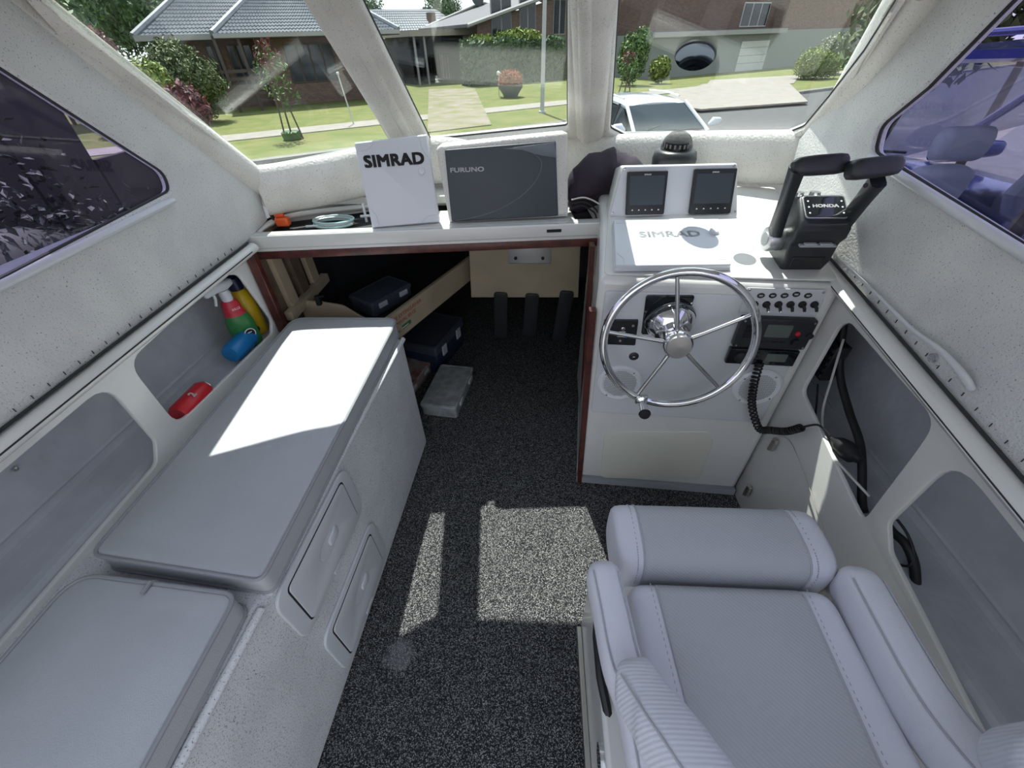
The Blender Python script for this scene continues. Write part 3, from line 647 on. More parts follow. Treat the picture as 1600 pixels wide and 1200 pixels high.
plate('blue_mark', 'blue_plastic', [(0.012, -0.016), (0.022, -0.016), (0.022, -0.008)], GF, 0.0, 0.0005, g)
# round grey socket
c = at(990, 555)
g = thing('round_socket', 'small dark grey round socket below the black switch plate', 'socket', CFp @ Vector((*c, 0)))
MB().lathe([(0, 0), (0.0145, 0), (0.0145, 0.002), (0.012, 0.004), (0.004, 0.004), (0, 0.003)], off(CFp, *c), 24).build('cap', 'charcoal', g)
MB().box((0, 0, 0.0042), (0.006, 0.002, 0.001), off(CFp, *c)).build('slot', 'print_white', g, smooth=False)
# speakers
holes_me = None
for i, (px, py, lab) in enumerate(((968, 596, 'white round speaker below the left side of the steering wheel'), (1181, 603, 'white round speaker behind the coiled microphone cord'))):
    c = at(px, py); F = off(CFp, c[0], c[1])
    g = thing('speaker', lab, 'speaker', F.translation, 'round speakers in the console')
    R = 0.071
    MB().lathe([(0.054, 0.0), (R, 0.0), (R, 0.004), (0.064, 0.010), (0.056, 0.009), (0.054, 0.006)], F, 40).build('rim', 'speaker_white', g)
    gr = MB().lathe([(0.0, 0.004), (0.0555, 0.004), (0.0555, 0.0065), (0.03, 0.0085), (0.0, 0.0095)], F, 36).build('grille', 'speaker_white', g)
    hb = MB()
    for a in range(-13, 14):
        for b in range(-15, 16):
            x = a*0.0042+(0.0021 if b % 2 else 0); y = b*0.0036
            r = math.hypot(x, y)
            if r < 0.052:
                z = 0.0096-0.003*(r/0.055)**2
                hb.add([F @ Vector((x+0.0015*math.cos(t*math.pi/3), y+0.0015*math.sin(t*math.pi/3), z)) for t in range(6)], [tuple(range(6))])
    ho = hb.build('perforations', 'speaker_hole', gr, smooth=False); ho['kind'] = 'stuff'
    for an in (45, 135, 225, 315): screw(g, off(F, 0, 0, 0.009), 0.061*math.cos(math.radians(an+8)), 0.061*math.sin(math.radians(an+8)), 0.003)
# switch panel
q = [at(1157, 487), at(1282, 489), at(1297, 449), at(1157, 449)]
g = thing('switch_panel', 'row of six black toggle switches on a white plate', 'switch panel', CFp @ Vector((*at(1225, 470), 0)))
x0, x1 = at(1155, 480)[0], at(1292, 450)[0]; y0, y1 = at(1220, 488)[1], at(1220, 449)[1]
plate('plate', 'plastic_white2', rrect(x1-x0, y1-y0, 0.004, 3, ((x0+x1)/2, (y0+y1)/2)), CFp, 0.0, 0.003, g, bevel=0.001)
SF = off(CFp, 0, 0, 0.003)
for (sx, sy) in ((x0+0.006, y1-0.006), (x1-0.008, y1-0.006)): screw(g, SF, sx, sy, 0.0035)
for k in range(6):
    c = at(1177+18.6*k, 473); lc = at(1163+18.3*k+ (6 if k else 0), 459.5 if k != 4 else 457.5)
    lb = plate('label_disc', 'print_black', circle(0.0095, 20, lc, 0.0075), SF, 0.0, 0.0012, g)
    for dy in (0.0013, -0.0013): plate('print_line', 'print_white', rrect(0.010 if dy > 0 else 0.008, 0.0011, 0.0002, 1, (lc[0], lc[1]+dy)), SF, 0.0012, 0.0015, lb)
    sw = MB().lathe([(0, 0), (0.0095, 0), (0.0095, 0.004), (0.007, 0.008), (0, 0.009)], off(SF, *c), 18).build('switch_boot', 'rubber', g)
    MB().tube([SF @ Vector((c[0], c[1], 0.006)), SF @ Vector((c[0], c[1]-0.003, 0.018)), SF @ Vector((c[0], c[1]-0.009, 0.024))], [0.0042, 0.0042, 0.0036], 10).build('toggle', 'rubber', sw)
    if k < 3: MB().lathe([(0, 0), (0.0022, 0), (0.0022, 0.0012), (0, 0.0016)], frame(SF @ Vector((c[0], c[1]-0.008, 0.0265)), (1, 0, 0), (0, 0.3, 1)), 8).build('toggle_tip', 'print_white', sw)
# VHF radio
x0, x1 = at(1147, 515)[0], at(1263, 515)[0]; y0, y1 = at(1205, 537)[1], at(1205, 491)[1]
g = thing('marine_radio', 'black marine radio with a grey-green display above the car stereo', 'radio', CFp @ Vector(((x0+x1)/2, (y0+y1)/2, 0)))
W, H = x1-x0, y1-y0; VF = off(CFp, (x0+x1)/2, (y0+y1)/2)
bd = plate('body', 'charcoal', rrect(W, H, 0.008, 4), VF, 0.0, 0.022, g, bevel=0.004)
for sx in (-1, 1):
    for sy in (-1, 1): screw(g, off(VF, 0, 0, 0.022), sx*(W/2-0.008), sy*(H/2-0.008), 0.0035)
plate('display', 'lcd', rrect(W*0.34, H*0.42, 0.003, 3, (0.006, H*0.12)), off(VF, 0, 0, 0.022), 0.0, 0.0012, g)
gm = MB()
for k in range(8): gm.box((-W*0.32, H*0.28-k*0.0055, 0.0225), (W*0.20, 0.0022, 0.002), VF)
gm.build('speaker_slots', 'dark_gap', g, smooth=False)
MB().lathe([(0, 0), (0.0065, 0), (0.006, 0.003), (0, 0.004)], off(VF, W*0.30, H*0.06, 0.022), 16).build('distress_button', 'red_plastic', g)
MB().lathe([(0, 0), (0.012, 0), (0.011, 0.010), (0, 0.011)], off(VF, W*0.32, -H*0.22, 0.022), 20).build('knob', 'black_plastic', g)
MB().lathe([(0, 0), (0.009, 0), (0.009, 0.014), (0, 0.015)], off(VF, W*0.47, H*0.0, 0.012), 16).build('knob', 'black_plastic', g)
for k in range(4): plate('key', 'black_plastic', rrect(0.015, 0.006, 0.001, 2, (-0.026+k*0.019, -H*0.27)), off(VF, 0, 0, 0.022), 0.0, 0.002, g)
# stereo
x0, x1 = at(1134, 550)[0], at(1243, 550)[0]; y0, y1 = at(1190, 563)[1], at(1190, 539)[1]
g = thing('car_stereo', 'black slim stereo with a dial mounted under the marine radio', 'stereo', CFp @ Vector(((x0+x1)/2, (y0+y1)/2, 0)))
W, H = x1-x0, y1-y0; VF = off(CFp, (x0+x1)/2, (y0+y1)/2-0.003)
plate('body', 'black_gloss', rrect(W, H, 0.004, 3), VF, 0.0, 0.016, g, bevel=0.003)
MB().lathe([(0, 0), (0.018, 0), (0.017, 0.006), (0.012, 0.008), (0, 0.008)], off(VF, -W*0.31, 0, 0.016), 24).build('dial', 'charcoal', g)
plate('display', 'lcd', rrect(W*0.30, H*0.5, 0.002, 3, (W*0.20, 0.002)), off(VF, 0, 0, 0.016), 0.0, 0.0012, g)
for k in range(3): plate('key', 'charcoal', rrect(0.010, 0.006, 0.001, 2, (-W*0.09, 0.014-k*0.013)), off(VF, 0, 0, 0.016), 0.0, 0.002, g)
# coiled microphone cord and handset
cord = [CF @ Vector((*at(1183, 560), 0.022)), CF @ Vector((*at(1172, 590), 0.035)), CF @ Vector((*at(1168, 620), 0.045)), CF @ Vector((*at(1178, 652), 0.050)), onx(1203, 672, 0.745), onx(1228, 674, 0.755), onx(1252, 668, 0.762)]
cp = spline(cord, 22); coil = []
for i in range(len(cp)-1):
    t = (cp[i+1]-cp[i]).normalized(); x = t.cross(Vector((0.3, 0.9, 0.2))).normalized(); y = t.cross(x)
    for k in range(6):
        a = 2*math.pi*(i*6+k)/20.0; coil.append(lerp(cp[i], cp[i+1], k/6)+(x*math.cos(a)+y*math.sin(a))*0.0095)
g = thing('microphone', 'black radio microphone with coiled cord hanging into the right pocket', 'microphone', onx(1318, 697, 0.83))
MB().tube(coil, 0.0030, 6).build('coiled_cord', 'rubber', g)
mt = [onx(1252, 668, 0.762), onx(1278, 664, 0.78), onx(1296, 680, 0.80)]
MB().tube(spline(mt, 6), 0.003, 6).build('cord_tail', 'rubber', g)
ma, mb_ = onx(1300, 686, 0.81), onx(1340, 716, 0.835)
MB().sweep([lerp(ma, mb_, t) for t in (0, .12, .3, .6, .85, 1)], [.007, .014, .026, .033, .030, .016], [.006, .012, .020, .024, .022, .012], (0.8, 0.2, 0.6), 18, 2.4, round_ends=True).build('handset', 'rubber', g)
mm = lerp(ma, mb_, 0.25); MB().lathe([(0, 0), (0.005, 0), (0.004, 0.003), (0, 0.003)], frame(mm+Vector((-0.010, -0.004, 0.010)), (0, 1, 0), (0.6, 0, 0.7)), 10).build('talk_button', 'red_plastic', g)

# ================================================================== display pod on the console top
def tp(px, py, h=0.0): return onpl(px, py, cz(0, 1.047)+Vector((0, 0, h)), Vector((0, -SL, 1)))
pod = thing('display_pod', 'white pod standing on the console with two square displays set in it', 'instrument pod', tp(1050, 340))
a = tp(949, 341); b = tp(1152, 336)
up = Vector((0, 0.30, 1)).normalized()
PF = frame(a, b-a, up); PW = (b-a).length
tl = on_frame(PF, 970, 258); tr = on_frame(PF, 1154, 254); br = on_frame(PF, 1154, 336)
po = rounded([(0, 0), (br[0], 0.0), (tr[0], tr[1]), (tl[0], tl[1])], 0.010)
plate('housing', 'gelcoat', po, PF, -0.085, -0.004, pod, bevel=0.008)
plate('front_plate', 'plastic_white', [(PW*0.5+(x-PW*0.5)*0.97, tl[1]*0.5+(y-tl[1]*0.5)*0.94) for x, y in po], PF, -0.006, 0.003, pod, bevel=0.002)
for (x, y) in ((957, 333), (1148, 331), (976, 264), (1147, 259)):
    c = on_frame(PF, x, y); screw(pod, off(PF, 0, 0, 0.003), c[0], c[1], 0.0042)
for (q, lab) in ((((976, 336), (1035, 335), (1042, 267), (979, 268)), 'black square display with button row on the left of the white pod'),
                 (((1074, 334), (1138, 333), (1149, 263), (1083, 264)), 'black square display with button row on the right of the white pod')):
    qq = [on_frame(PF, *p) for p in q]
    g = thing('instrument_display', lab, 'display', PF @ Vector((*qq[0], 0)), 'square displays in the pod')
    plate('bezel', 'black_plastic', rounded(qq, 0.005), off(PF, 0, 0, 0.003), 0.0, 0.014, g, bevel=0.003)
    cx = sum(p[0] for p in qq)/4; cy = sum(p[1] for p in qq)/4; w_ = qq[1][0]-qq[0][0]; h_ = qq[2][1]-qq[1][1]
    gx = (qq[3][0]+qq[2][0]-qq[0][0]-qq[1][0])/2
    sc = [(cx+(p[0]-cx)*0.86, cy+(p[1]-cy)*0.66+h_*0.06) for p in qq]
    plate('screen', 'screen_cover', rounded(sc, 0.002), off(PF, 0, 0, 0.017), 0.0, 0.0006, g)
    for k in range(5):
        bx = lerp(qq[0][0], qq[1][0], 0.16+0.17*k)+gx*0.10; by = qq[0][1]+h_*0.10
        plate('button_mark', 'print_white', [(bx-0.003, by), (bx+0.003, by), (bx, by+0.004)], off(PF, 0, 0, 0.017), 0.0, 0.0006, g)
    text('lettering', 'print_white', 'SIMRAD', off(PF, cx+gx*0.45, qq[3][1]-h_*0.09, 0.0172), 0.006, 0.0004, g)
# compass behind / above the pod
CPF = off(PF, 0, 0, -0.105); cb = CPF @ Vector((*on_frame(CPF, 1053, 250), 0))
g = thing('compass', 'glass dome compass on a black base behind the display pod', 'compass', cb)
CBF = frame(cb, (1, 0, 0), (0, 1, 0)) @ Matrix.Scale(1.12, 4)
MB().lathe([(0.0, -0.10), (0.050, -0.10), (0.060, -0.02), (0.062, 0.006), (0.058, 0.022), (0.050, 0.028), (0.0, 0.030)], CBF, 32).build('base', 'black_plastic', g)
MB().lathe([(0.044*math.cos(math.radians(t)), 0.032+0.044*math.sin(math.radians(t))) for t in (-5, 10, 25, 40, 55, 70, 82)]+[(0.0, 0.076)], CBF, 28).build('dome', 'dome_glass', g)
MB().lathe([(0.0, 0.030), (0.034, 0.030), (0.032, 0.046), (0.0, 0.050)], CBF, 28).build('card', 'print_black', g)
for k in range(16):
    an = 2*math.pi*k/16; MB().box((0.0342, 0, 0.038), (0.001, 0.005, 0.010), CBF @ Matrix.Rotation(an, 4, 'Z')).build('card_mark', 'print_white', g, smooth=False)

# ================================================================== SIMRAD covers
def cover(name, lab, F, pts, th, par_cb, big):
    g = thing(name, lab, 'cover', F.translation)
    plate('shell', 'plastic_white', rounded(pts, 0.005), F, 0.0, th, g, bevel=0.0035)
    cx = sum(p[0] for p in pts)/4; cy = sum(p[1] for p in pts)/4
    lip = [(cx+(x-cx)*1.015, cy+(y-cy)*1.015) for x, y in pts]
    plate('rim', 'plastic_white', rounded(lip, 0.006), F, 0.0, th*0.35, g, bevel=0.002)
    # chamfer ribs near the corners
    for i in range(4):
        p = Vector(pts[i]); a = Vector(pts[i-1]); b = Vector(pts[(i+1) % 4])
        u = (a-p).normalized(); v = (b-p).normalized(); c0 = p+u*0.055+v*0.012; c1 = p+u*0.040+v*0.012+v*0.018; c2 = p+u*0.012+v*0.035
        MB().tube([F @ Vector((*(p+u*0.060+v*0.006), th)), F @ Vector((*(p+u*0.035+v*0.022), th)), F @ Vector((*(p+u*0.006+v*0.024), th))], 0.0009, 5).build('corner_rib', 'plastic_white2', g)
    return g, (cx, cy)
F = frame(tp(960, 424, 0.004), tp(1139, 422, 0.004)-tp(960, 424, 0.004), Vector((0, 1, SL)))
F = off(F, 0, 0, 0.004)
pts = [on_frame(F, *p) for p in ((960, 424), (1139, 422), (1121, 350), (957, 352))]
g, c = cover('plotter_cover', 'white plastic cover lying flat on the console, embossed lettering', F, pts, 0.018, None, False)
lc = on_frame(F, 1043, 374); text('embossed_lettering', 'plastic_white2', 'SIMRAD', off(F, lc[0], lc[1]-0.004, 0.018), 0.042, 0.0016, g, offset=0.0008, sx=1.18)
kc = on_frame(F, 1112, 372); MB().lathe([(0, 0.018), (0.014, 0.018), (0.013, 0.026), (0.010, 0.028), (0, 0.028)], off(F, *kc), 20).build('knob', 'plastic_white', g)
# upright one leaning on the dash
bl = onz(583, 355, DZ); brp = onz(687, 346, DZ)
F = frame(bl, brp-bl, Vector((0, 0.22, 1)))
pts = [on_frame(F, *p) for p in ((583, 355), (687, 346), (667, 211), (555, 224))]
g, c = cover('plotter_cover', 'upright white plastic cover with black lettering leaning beside the big screen', F, pts, 0.018, None, True)
lc = on_frame(F, 617, 251); text('lettering', 'print_black', 'SIMRAD', off(F, lc[0], lc[1], 0.0182), 0.046, 0.0012, g, offset=0.0022, sx=1.12)
kc = on_frame(F, 659, 267); MB().lathe([(0, 0.018), (0.011, 0.018), (0.010, 0.023), (0, 0.024)], off(F, *kc), 20).build('knob', 'plastic_white', g)
# ================================================================== big screen with its cover
MY = dr.y
mbl = onpl(703, 347, DF @ Vector((0, 0.055, DZ)), DF.col[1].xyz); mbr = onpl(889, 339, DF @ Vector((0, 0.055, DZ)), DF.col[1].xyz)
mbl.z = mbr.z = (mbl.z+mbr.z)/2
F = frame(mbl, mbr-mbl, Vector((0, 0.10, 1)))
g = thing('chart_plotter', 'large covered screen in a white housing on the dashboard', 'monitor', mbl)
po = [on_frame(F, *p) for p in ((702, 348), (888, 339), (888, 206), (680, 228))]
plate('housing', 'flowcoat_frame', rounded(po, [.006, .006, .012, .02]), F, -0.11, 0.0, g, bevel=0.010)
so = [on_frame(F, *p) for p in ((706, 346), (872, 337), (868, 220), (695, 234))]
plate('screen_cover', 'screen_cover', rounded(so, 0.006), F, -0.002, 0.007, g, bevel=0.003)
# raised curved relief on the cover
top = [on_frame(F, *p) for p in ((787, 232), (866, 222), (869, 246), (846, 243), (838, 241), (815, 234))]
plate('relief_corner', 'screen_cover2', top, F, 0.007, 0.0095, g, bevel=0.0008)
arc = [on_frame(F, *p) for p in ((787, 232), (815, 234), (835, 241), (846, 256), (838, 280), (815, 305), (780, 326), (745, 338), (712, 344))]
MB().tube(spline([F @ Vector((x, y, 0.0072)) for x, y in arc], 5), 0.0012, 6).build('relief_line', 'screen_cover2', g)
tc_ = on_frame(F, 730, 265); text('lettering', 'print_white', 'FURUNO', off(F, tc_[0], tc_[1], 0.0072), 0.0185, 0.0008, g, offset=0.0005, sx=1.45)

# ================================================================== throttle
TY = 1.10
tb = tp(1250, 424, 0.004)
g = thing('throttle_control', 'black twin-lever outboard throttle control on the console corner', 'throttle', tb)
BFr = frame(tb+Vector((0, 0, 0)), Vector((1, -0.02, 0)), Vector((0, 1, SL)))
def tv(x, y, z): return BFr @ Vector((x, y, z))
hw = 0.062
# body: side profile (y,z) extruded in x with narrower foot
prof = [(0.0, 0.0), (-0.006, 0.035), (0.004, 0.078), (-0.006, 0.098), (-0.004, 0.124), (0.010, 0.138), (0.075, 0.168), (0.095, 0.160), (0.105, 0.10), (0.11, 0.0)]
wid = [0.052, 0.058, 0.062, 0.064, 0.064, 0.060, 0.054, 0.054, 0.058, 0.054]
m = MB(); k = len(prof)
m.add([tv(-w_, y, z) for (y, z), w_ in zip(prof, wid)]+[tv(w_, y, z) for (y, z), w_ in zip(prof, wid)], [tuple(range(k)), tuple(reversed(range(k, 2*k)))]+[(i, (i+1) % k, k+(i+1) % k, k+i) for i in range(k)])
m.build('body', 'charcoal', g, bevel=0.008, seg=3)
fa = frame(tv(0, 0.012, 0.1405), BFr.col[0].xyz, tv(0, 0.075, 0.168)-tv(0, 0.010, 0.138))
plate('face_trim', 'satin', rrect(0.100, 0.066, 0.010, 4, (0, 0.033)), fa, -0.002, 0.0025, g, bevel=0.001)
plate('face', 'black_gloss', rrect(0.094, 0.060, 0.008, 4, (0, 0.033)), fa, 0.0, 0.0035, g, bevel=0.0008)
text('lettering', 'print_white', 'HONDA', off(fa, 0, 0.034, 0.0037), 0.012, 0.0005, g, offset=0.0004, sx=1.35)
for sx in (-1, 1):
    for k in range(3): plate('indicator', 'print_white', circle(0.0022, 10, (sx*0.039, 0.014+0.017*k)), fa, 0.0036, 0.0042, g)
    kf = frame(tv(sx*0.024-0.008, 0.082, 0.166), (1, 0, 0), (0, 0.4, -0.15)); MB().lathe([(0, 0), (0.013, 0), (0.012, 0.008), (0, 0.009)], frame(tv(-0.03+sx*0.020, 0.088, 0.163), (1, 0, 0), (0, 1, 0.0)), 18).build('top_button', 'steel', g)
MB().box((0.004, 0.000, 0.078), (0.088, 0.018, 0.006), BFr).build('button_shelf', 'grey_disc', g, bevel=0.002)
for sx in (-1, 1): MB().box((0.004+sx*0.019, -0.002, 0.0825), (0.030, 0.012, 0.003), BFr).build('button', 'hatch_plastic', g, bevel=0.001)
MB().box((0, -0.004, 0.03), (0.080, 0.006, 0.032), BFr).build('front_panel', 'black_plastic', g, bevel=0.002)
# levers
def lever(x, pts, grip, bossx):
    lv = MB().sweep(pts, [0.024, 0.021, 0.019, 0.018, 0.019, 0.020], [0.016, 0.014, 0.013, 0.013, 0.014, 0.015], BFr.col[0].xyz, 14, 3.5).build('lever', 'charcoal', g)
    d = (pts[3]-pts[1]); sgn = -1 if bossx < 0 else 1
    MB().sweep([pts[0]+BFr.col[0].xyz*sgn*0.004, pts[1]+BFr.col[0].xyz*sgn*0.006, pts[3]+BFr.col[0].xyz*sgn*0.004], [0.020, 0.014, 0.008], [0.010, 0.008, 0.008], BFr.col[0].xyz, 12, 3).build('lever_trim', 'satin', lv)
    MB().sweep([grip[0]+(grip[0]-grip[1]).normalized()*0.010, grip[0]]+grip[1:-1]+[grip[-1], grip[-1]+(grip[-1]-grip[-2]).normalized()*0.006], [0.010, 0.017, 0.019, 0.020, 0.020, 0.020, 0.019, 0.014], [0.010, 0.018, 0.020, 0.021, 0.021, 0.021, 0.019, 0.013], (0, 0.3, 1), 20, 4.0).build('grip', 'charcoal', lv)
    return lv
YA, YB = tv(0, 0.05, 0).y, 1.05
l0 = ony(1208, 372, YA); l1 = ony(1246, 262, YB); 
P = [lerp(l0, l1, t)+Vector((0, 0, -0.008*math.sin(t*3.14))) for t in (0, .2, .45, .7, .9, 1)]
ge = ony(1316, 257, YB-0.005)
lv = lever(-1, P, [lerp(l1, ge, t)+Vector((0, 0, 0.002)) for t in (-0.02, .12, .35, .6, .85, 1)], -1)
bf = frame(l0+Vector((-0.012, 0, -0.002)), (0, -1, 0), (0, 0, 1))
if bf.col[2].x > 0: bf = bf @ Matrix.Rotation(math.pi, 4, 'X')
MB().lathe([(0, -0.03), (0.030, -0.03), (0.032, 0.0), (0.030, 0.006), (0.020, 0.008), (0.0, 0.008)], bf, 28).build('lever_boss', 'satin', g)
MB().lathe([(0, 0.008), (0.018, 0.008), (0.017, 0.010), (0.0, 0.0105)], bf, 24).build('boss_cap', 'grey_disc', g)
r0 = ony(1318, 350, YA-0.03); r1 = ony(1372, 282, YB-0.04)
P = [lerp(r0-(r1-r0)*0.5, r1, t) for t in (0, .2, .45, .7, .9, 1)]
g0 = ony(1330, 266, YB-0.04); g1 = ony(1398, 258, YB-0.04)
lever(1, P, [lerp(g1, g0, t) for t in (-0.03, .12, .35, .6, .85, 1)], -1)
tl_ = ony(1350, 291, YB-0.035); MB().lathe([(0, 0), (0.005, 0), (0.005, 0.002), (0, 0.002)], frame(ony(1352, 290, YB-0.065), (1, 0, 0), (0, 0.5, 1)), 10).build('lever_button', 'rubber', g)
# grey disc on the console top
g = tag(MB().lathe([(0, 0.004), (0.031, 0.004), (0.031, 0.007), (0.029, 0.009), (0, 0.009)], off(frame(tp(1162, 409), (1, 0, 0), (0, 1, SL)), 0, 0, 0), 32).build('deck_cap', 'disc_grey'), 'flat grey round cap set in the white console top by the throttle', 'cap')
# ================================================================== bench with cushions
BT = 0.57
bx = lambda y: -0.492-0.039*(1.242-y)
bench = thing('bench', 'speckled grey-white moulded bench box along the left side', 'bench', (-0.72, 0.4, 0))
m = MB()
ys = [1.242, -0.65]
lo = [Vector((bx(1.242), 1.242, 0)), Vector((bx(-0.65), -0.65, 0)), Vector((-0.975, -0.65, 0)), Vector((-0.975, 1.242, 0))]
hi = [v+Vector((0, 0, BT)) for v in lo]
m.hexa(lo+hi); m.build('body', 'bench_fleck', bench, bevel=0.016, seg=3)
MB().tube([Vector((bx(1.24)+0.0, 1.24, BT-0.006)), Vector((bx(0.3)+0.0, 0.33, BT-0.006))], 0.009, 10).build('edge_lip', 'bench_fleck', bench)
MB().tube([Vector((bx(0.3), 0.30, BT-0.006)), Vector((bx(-.6), -0.6, BT-0.006))], 0.009, 10).build('edge_lip', 'bench_fleck', bench)
# hatches
BFc = frame(Vector((bx(1.242), 1.242, 0)), Vector((bx(1.242)-bx(0), 1.242, 0)), (0, 0, 1))    # local x ~ +Y, z points to +X
BFc = frame(Vector((bx(0), 0, 0)), Vector((bx(1)-bx(0), 1, 0)), (0, 0, 1))
if BFc.col[2].x < 0: raise Exception('bench frame')
for (y0, y1, z0, z1, lab) in ((0.315, 0.672, 0.345, 0.545, 'upper grey access hatch with a finger latch in the bench side'), (0.335, 0.685, 0.045, 0.265, 'lower grey access hatch with a finger latch near the carpet')):
    h = thing('access_hatch', lab, 'hatch', BFc @ Vector(((y0+y1)/2, (z0+z1)/2, 0)), 'access hatches in the bench side')
    c = ((y0+y1)/2, (z0+z1)/2); W, H = y1-y0, z1-z0
    cup = circle(0.044, 28, (c[0]+0.005, c[1]+0.005), 0.030)
    plate('frame', 'hatch_plastic', rrect(W, H, 0.045, 7, c), BFc, 0.0, 0.009, h, holes=[cup], bevel=0.003)
    plate('gap', 'dark_gap', rrect(W*0.795, H*0.825, 0.017, 5, c), BFc, 0.0086, 0.0095, h, holes=[cup])
    dr_ = plate('door', 'hatch_plastic', rrect(W*0.77, H*0.785, 0.015, 5, c), BFc, 0.008, 0.0125, h, holes=[cup], bevel=0.001)
    MB().lathe([(0.044*math.cos(math.radians(t)), -0.0115*math.sin(math.radians(t))) for t in (0, 20, 40, 60, 80)]+[(0.0005, -0.0115)], off(BFc, c[0]+0.005, c[1]+0.005, 0.0124) @ Matrix.Diagonal((1, 0.682, 1, 1)), 28).build('latch_cup', 'hatch_plastic', dr_)
    MB().sweep([BFc @ Vector((c[0]+0.046, c[1]+0.006, 0.012)), BFc @ Vector((c[0]+0.030, c[1]+0.006, 0.015)), BFc @ Vector((c[0]+0.008, c[1]+0.006, 0.014))], [0.018, 0.017, 0.012], [0.004, 0.005, 0.004], BFc.col[2].xyz, 14, 3, round_ends=True).build('latch', 'hatch_plastic', dr_)
    MB().box((c[0], c[1]-H/2+0.010, 0.010), (0.05, 0.012, 0.004), BFc).build('hinge_pad', 'hatch_plastic', h, bevel=0.002)
def cushion(lab, poly, z0, z1, rad):
    g = thing('bench_cushion', lab, 'cushion', (sum(p[0] for p in poly)/4, sum(p[1] for p in poly)/4, z0), 'bench cushions')
    o = rounded(poly, rad, 6)
    me = plate_mesh('pad', o, [], FLOORF, z0, z1, 0.010, 3)
    plate_o = link_mesh('pad', me, 'vinyl', g, True, 0)
    cx = sum(p[0] for p in poly)/4; cy = sum(p[1] for p in poly)/4
    for z, k in ((z1-0.003, 0.0), (z0+0.006, 0.0)):
        MB().tube([Vector((x, y, z)) for x, y in o], 0.0042, 8, closed=True).build('piping', 'piping', g)
    # softly domed top
    n = 14; mm = MB(); A, B_, C_, D = [Vector((*p, 0)) for p in poly]
    for i in range(n+1):
        for j in range(n+1):
            u, v = i/n, j/n; ins = 0.035
            u2 = ins+(1-2*ins)*u; v2 = 0.015+0.97*v
            p = A*(1-u2)*(1-v2)+B_*u2*(1-v2)+C_*u2*v2+D*(1-u2)*v2
            h = 0.007*(min(1, 4*u*(1-u)*1.6)*min(1, 4*v*(1-v)*2.5))+0.0015*math.sin(7*u+9*v)*u*(1-u)*v*(1-v)*8
            mm.v.append((p.x, p.y, z1-0.002+h))
    for i in range(n):
        for j in range(n):
            a = i*(n+1)+j; mm.f.append((a, a+n+1, a+n+2, a+1))
    mm.build('top_panel', 'vinyl', g, angle=180)
    return g
cushion('grey vinyl bench cushion lit by the sun, nearer the dashboard', [(-0.890, 0.362), (-0.512, 0.325), (-0.508, 1.275), (-0.900, 1.275)], BT, BT+0.062, [.03, .02, .04, .05])
g = cushion('grey vinyl bench cushion in shade at the bottom left of the picture', [(-0.885, -0.60), (-0.545, -0.60), (-0.545, 0.300), (-0.885, 0.325)], BT, BT+0.062, [.03, .03, .03, .05])
MB().tube([(-0.72, 0.318, BT+0.055), (-0.72, 0.312, BT+0.066), (-0.72, 0.290, BT+0.066)], 0.004, 6).build('piping_joint', 'piping', g)

# ================================================================== helm seat
SX0, SX1 = 0.185, 0.555; SZ = 0.60
seat = thing('helm_chair', 'light grey padded helm chair with flip-up bolster and armrests', 'chair', (0.37, 0.2, 0))
# base box
MB().box((0.37, 0.20, 0.15), (0.44, 0.62, 0.30)).build('seat_box', 'gelcoat', seat, bevel=0.01)
MB().box((0.37, 0.15, 0.40), (0.20, 0.30, 0.22)).build('pedestal', 'charcoal', seat, bevel=0.01)
MB().box((0.142, 0.14, 0.012), (0.014, 0.70, 0.024)).build('floor_rail', 'brushed', seat, bevel=0.002)
MB().tube([(0.165, 0.44, 0.29), (0.150, 0.36, 0.33), (0.150, 0.28, 0.33), (0.165, 0.22, 0.29)], 0.010, 8).build('slide_handle', 'rubber', seat)
MB().lathe([(0, 0), (0.03, 0), (0.028, 0.02), (0.0, 0.025)], frame(Vector((0.145, 0.16, 0.22)), (0, 1, 0), (0, 0, 1)), 20).build('height_knob', 'chrome', seat)
# seat cushion: light sides + grey centre
def pad(name, m, poly, z0, z1, bev, par, rad=0.03):
    return link_mesh(name, plate_mesh(name, rounded(poly, rad, 6), [], FLOORF, z0, z1, bev, 4), m, par)
pad('seat_cushion', 'seat_light', [(0.170, -0.12), (0.565, -0.12), (0.560, 0.372), (0.180, 0.372)], SZ-0.10, SZ, 0.028, seat, 0.04)
n = 24; mm = MB()
cpoly = [Vector((0.255, -0.08, 0)), Vector((0.490, -0.08, 0)), Vector((0.500, 0.3735, 0)), Vector((0.232, 0.3735, 0))]
for i in range(n+1):
    for j in range(n+1):
        u, v = i/n, 1-(1-j/n)**1.6; p = cpoly[0]*(1-u)*(1-v)+cpoly[1]*u*(1-v)+cpoly[2]*u*v+cpoly[3]*(1-u)*v
        d = max(0, p.y-0.344); dz = 0.0297-math.sqrt(max(0, 0.0297**2-d*d))
        mm.v.append((p.x, p.y, SZ+0.0007+0.009*min(1, 4*u*(1-u)*1.3)*min(1, max(0, 0.36-p.y)*12)-dz))
for i in range(n):
    for j in range(n): a = i*(n+1)+j; mm.f.append((a, a+n+1, a+n+2, a+1))
mm.build('centre_panel', 'seat_grey', seat, angle=180)
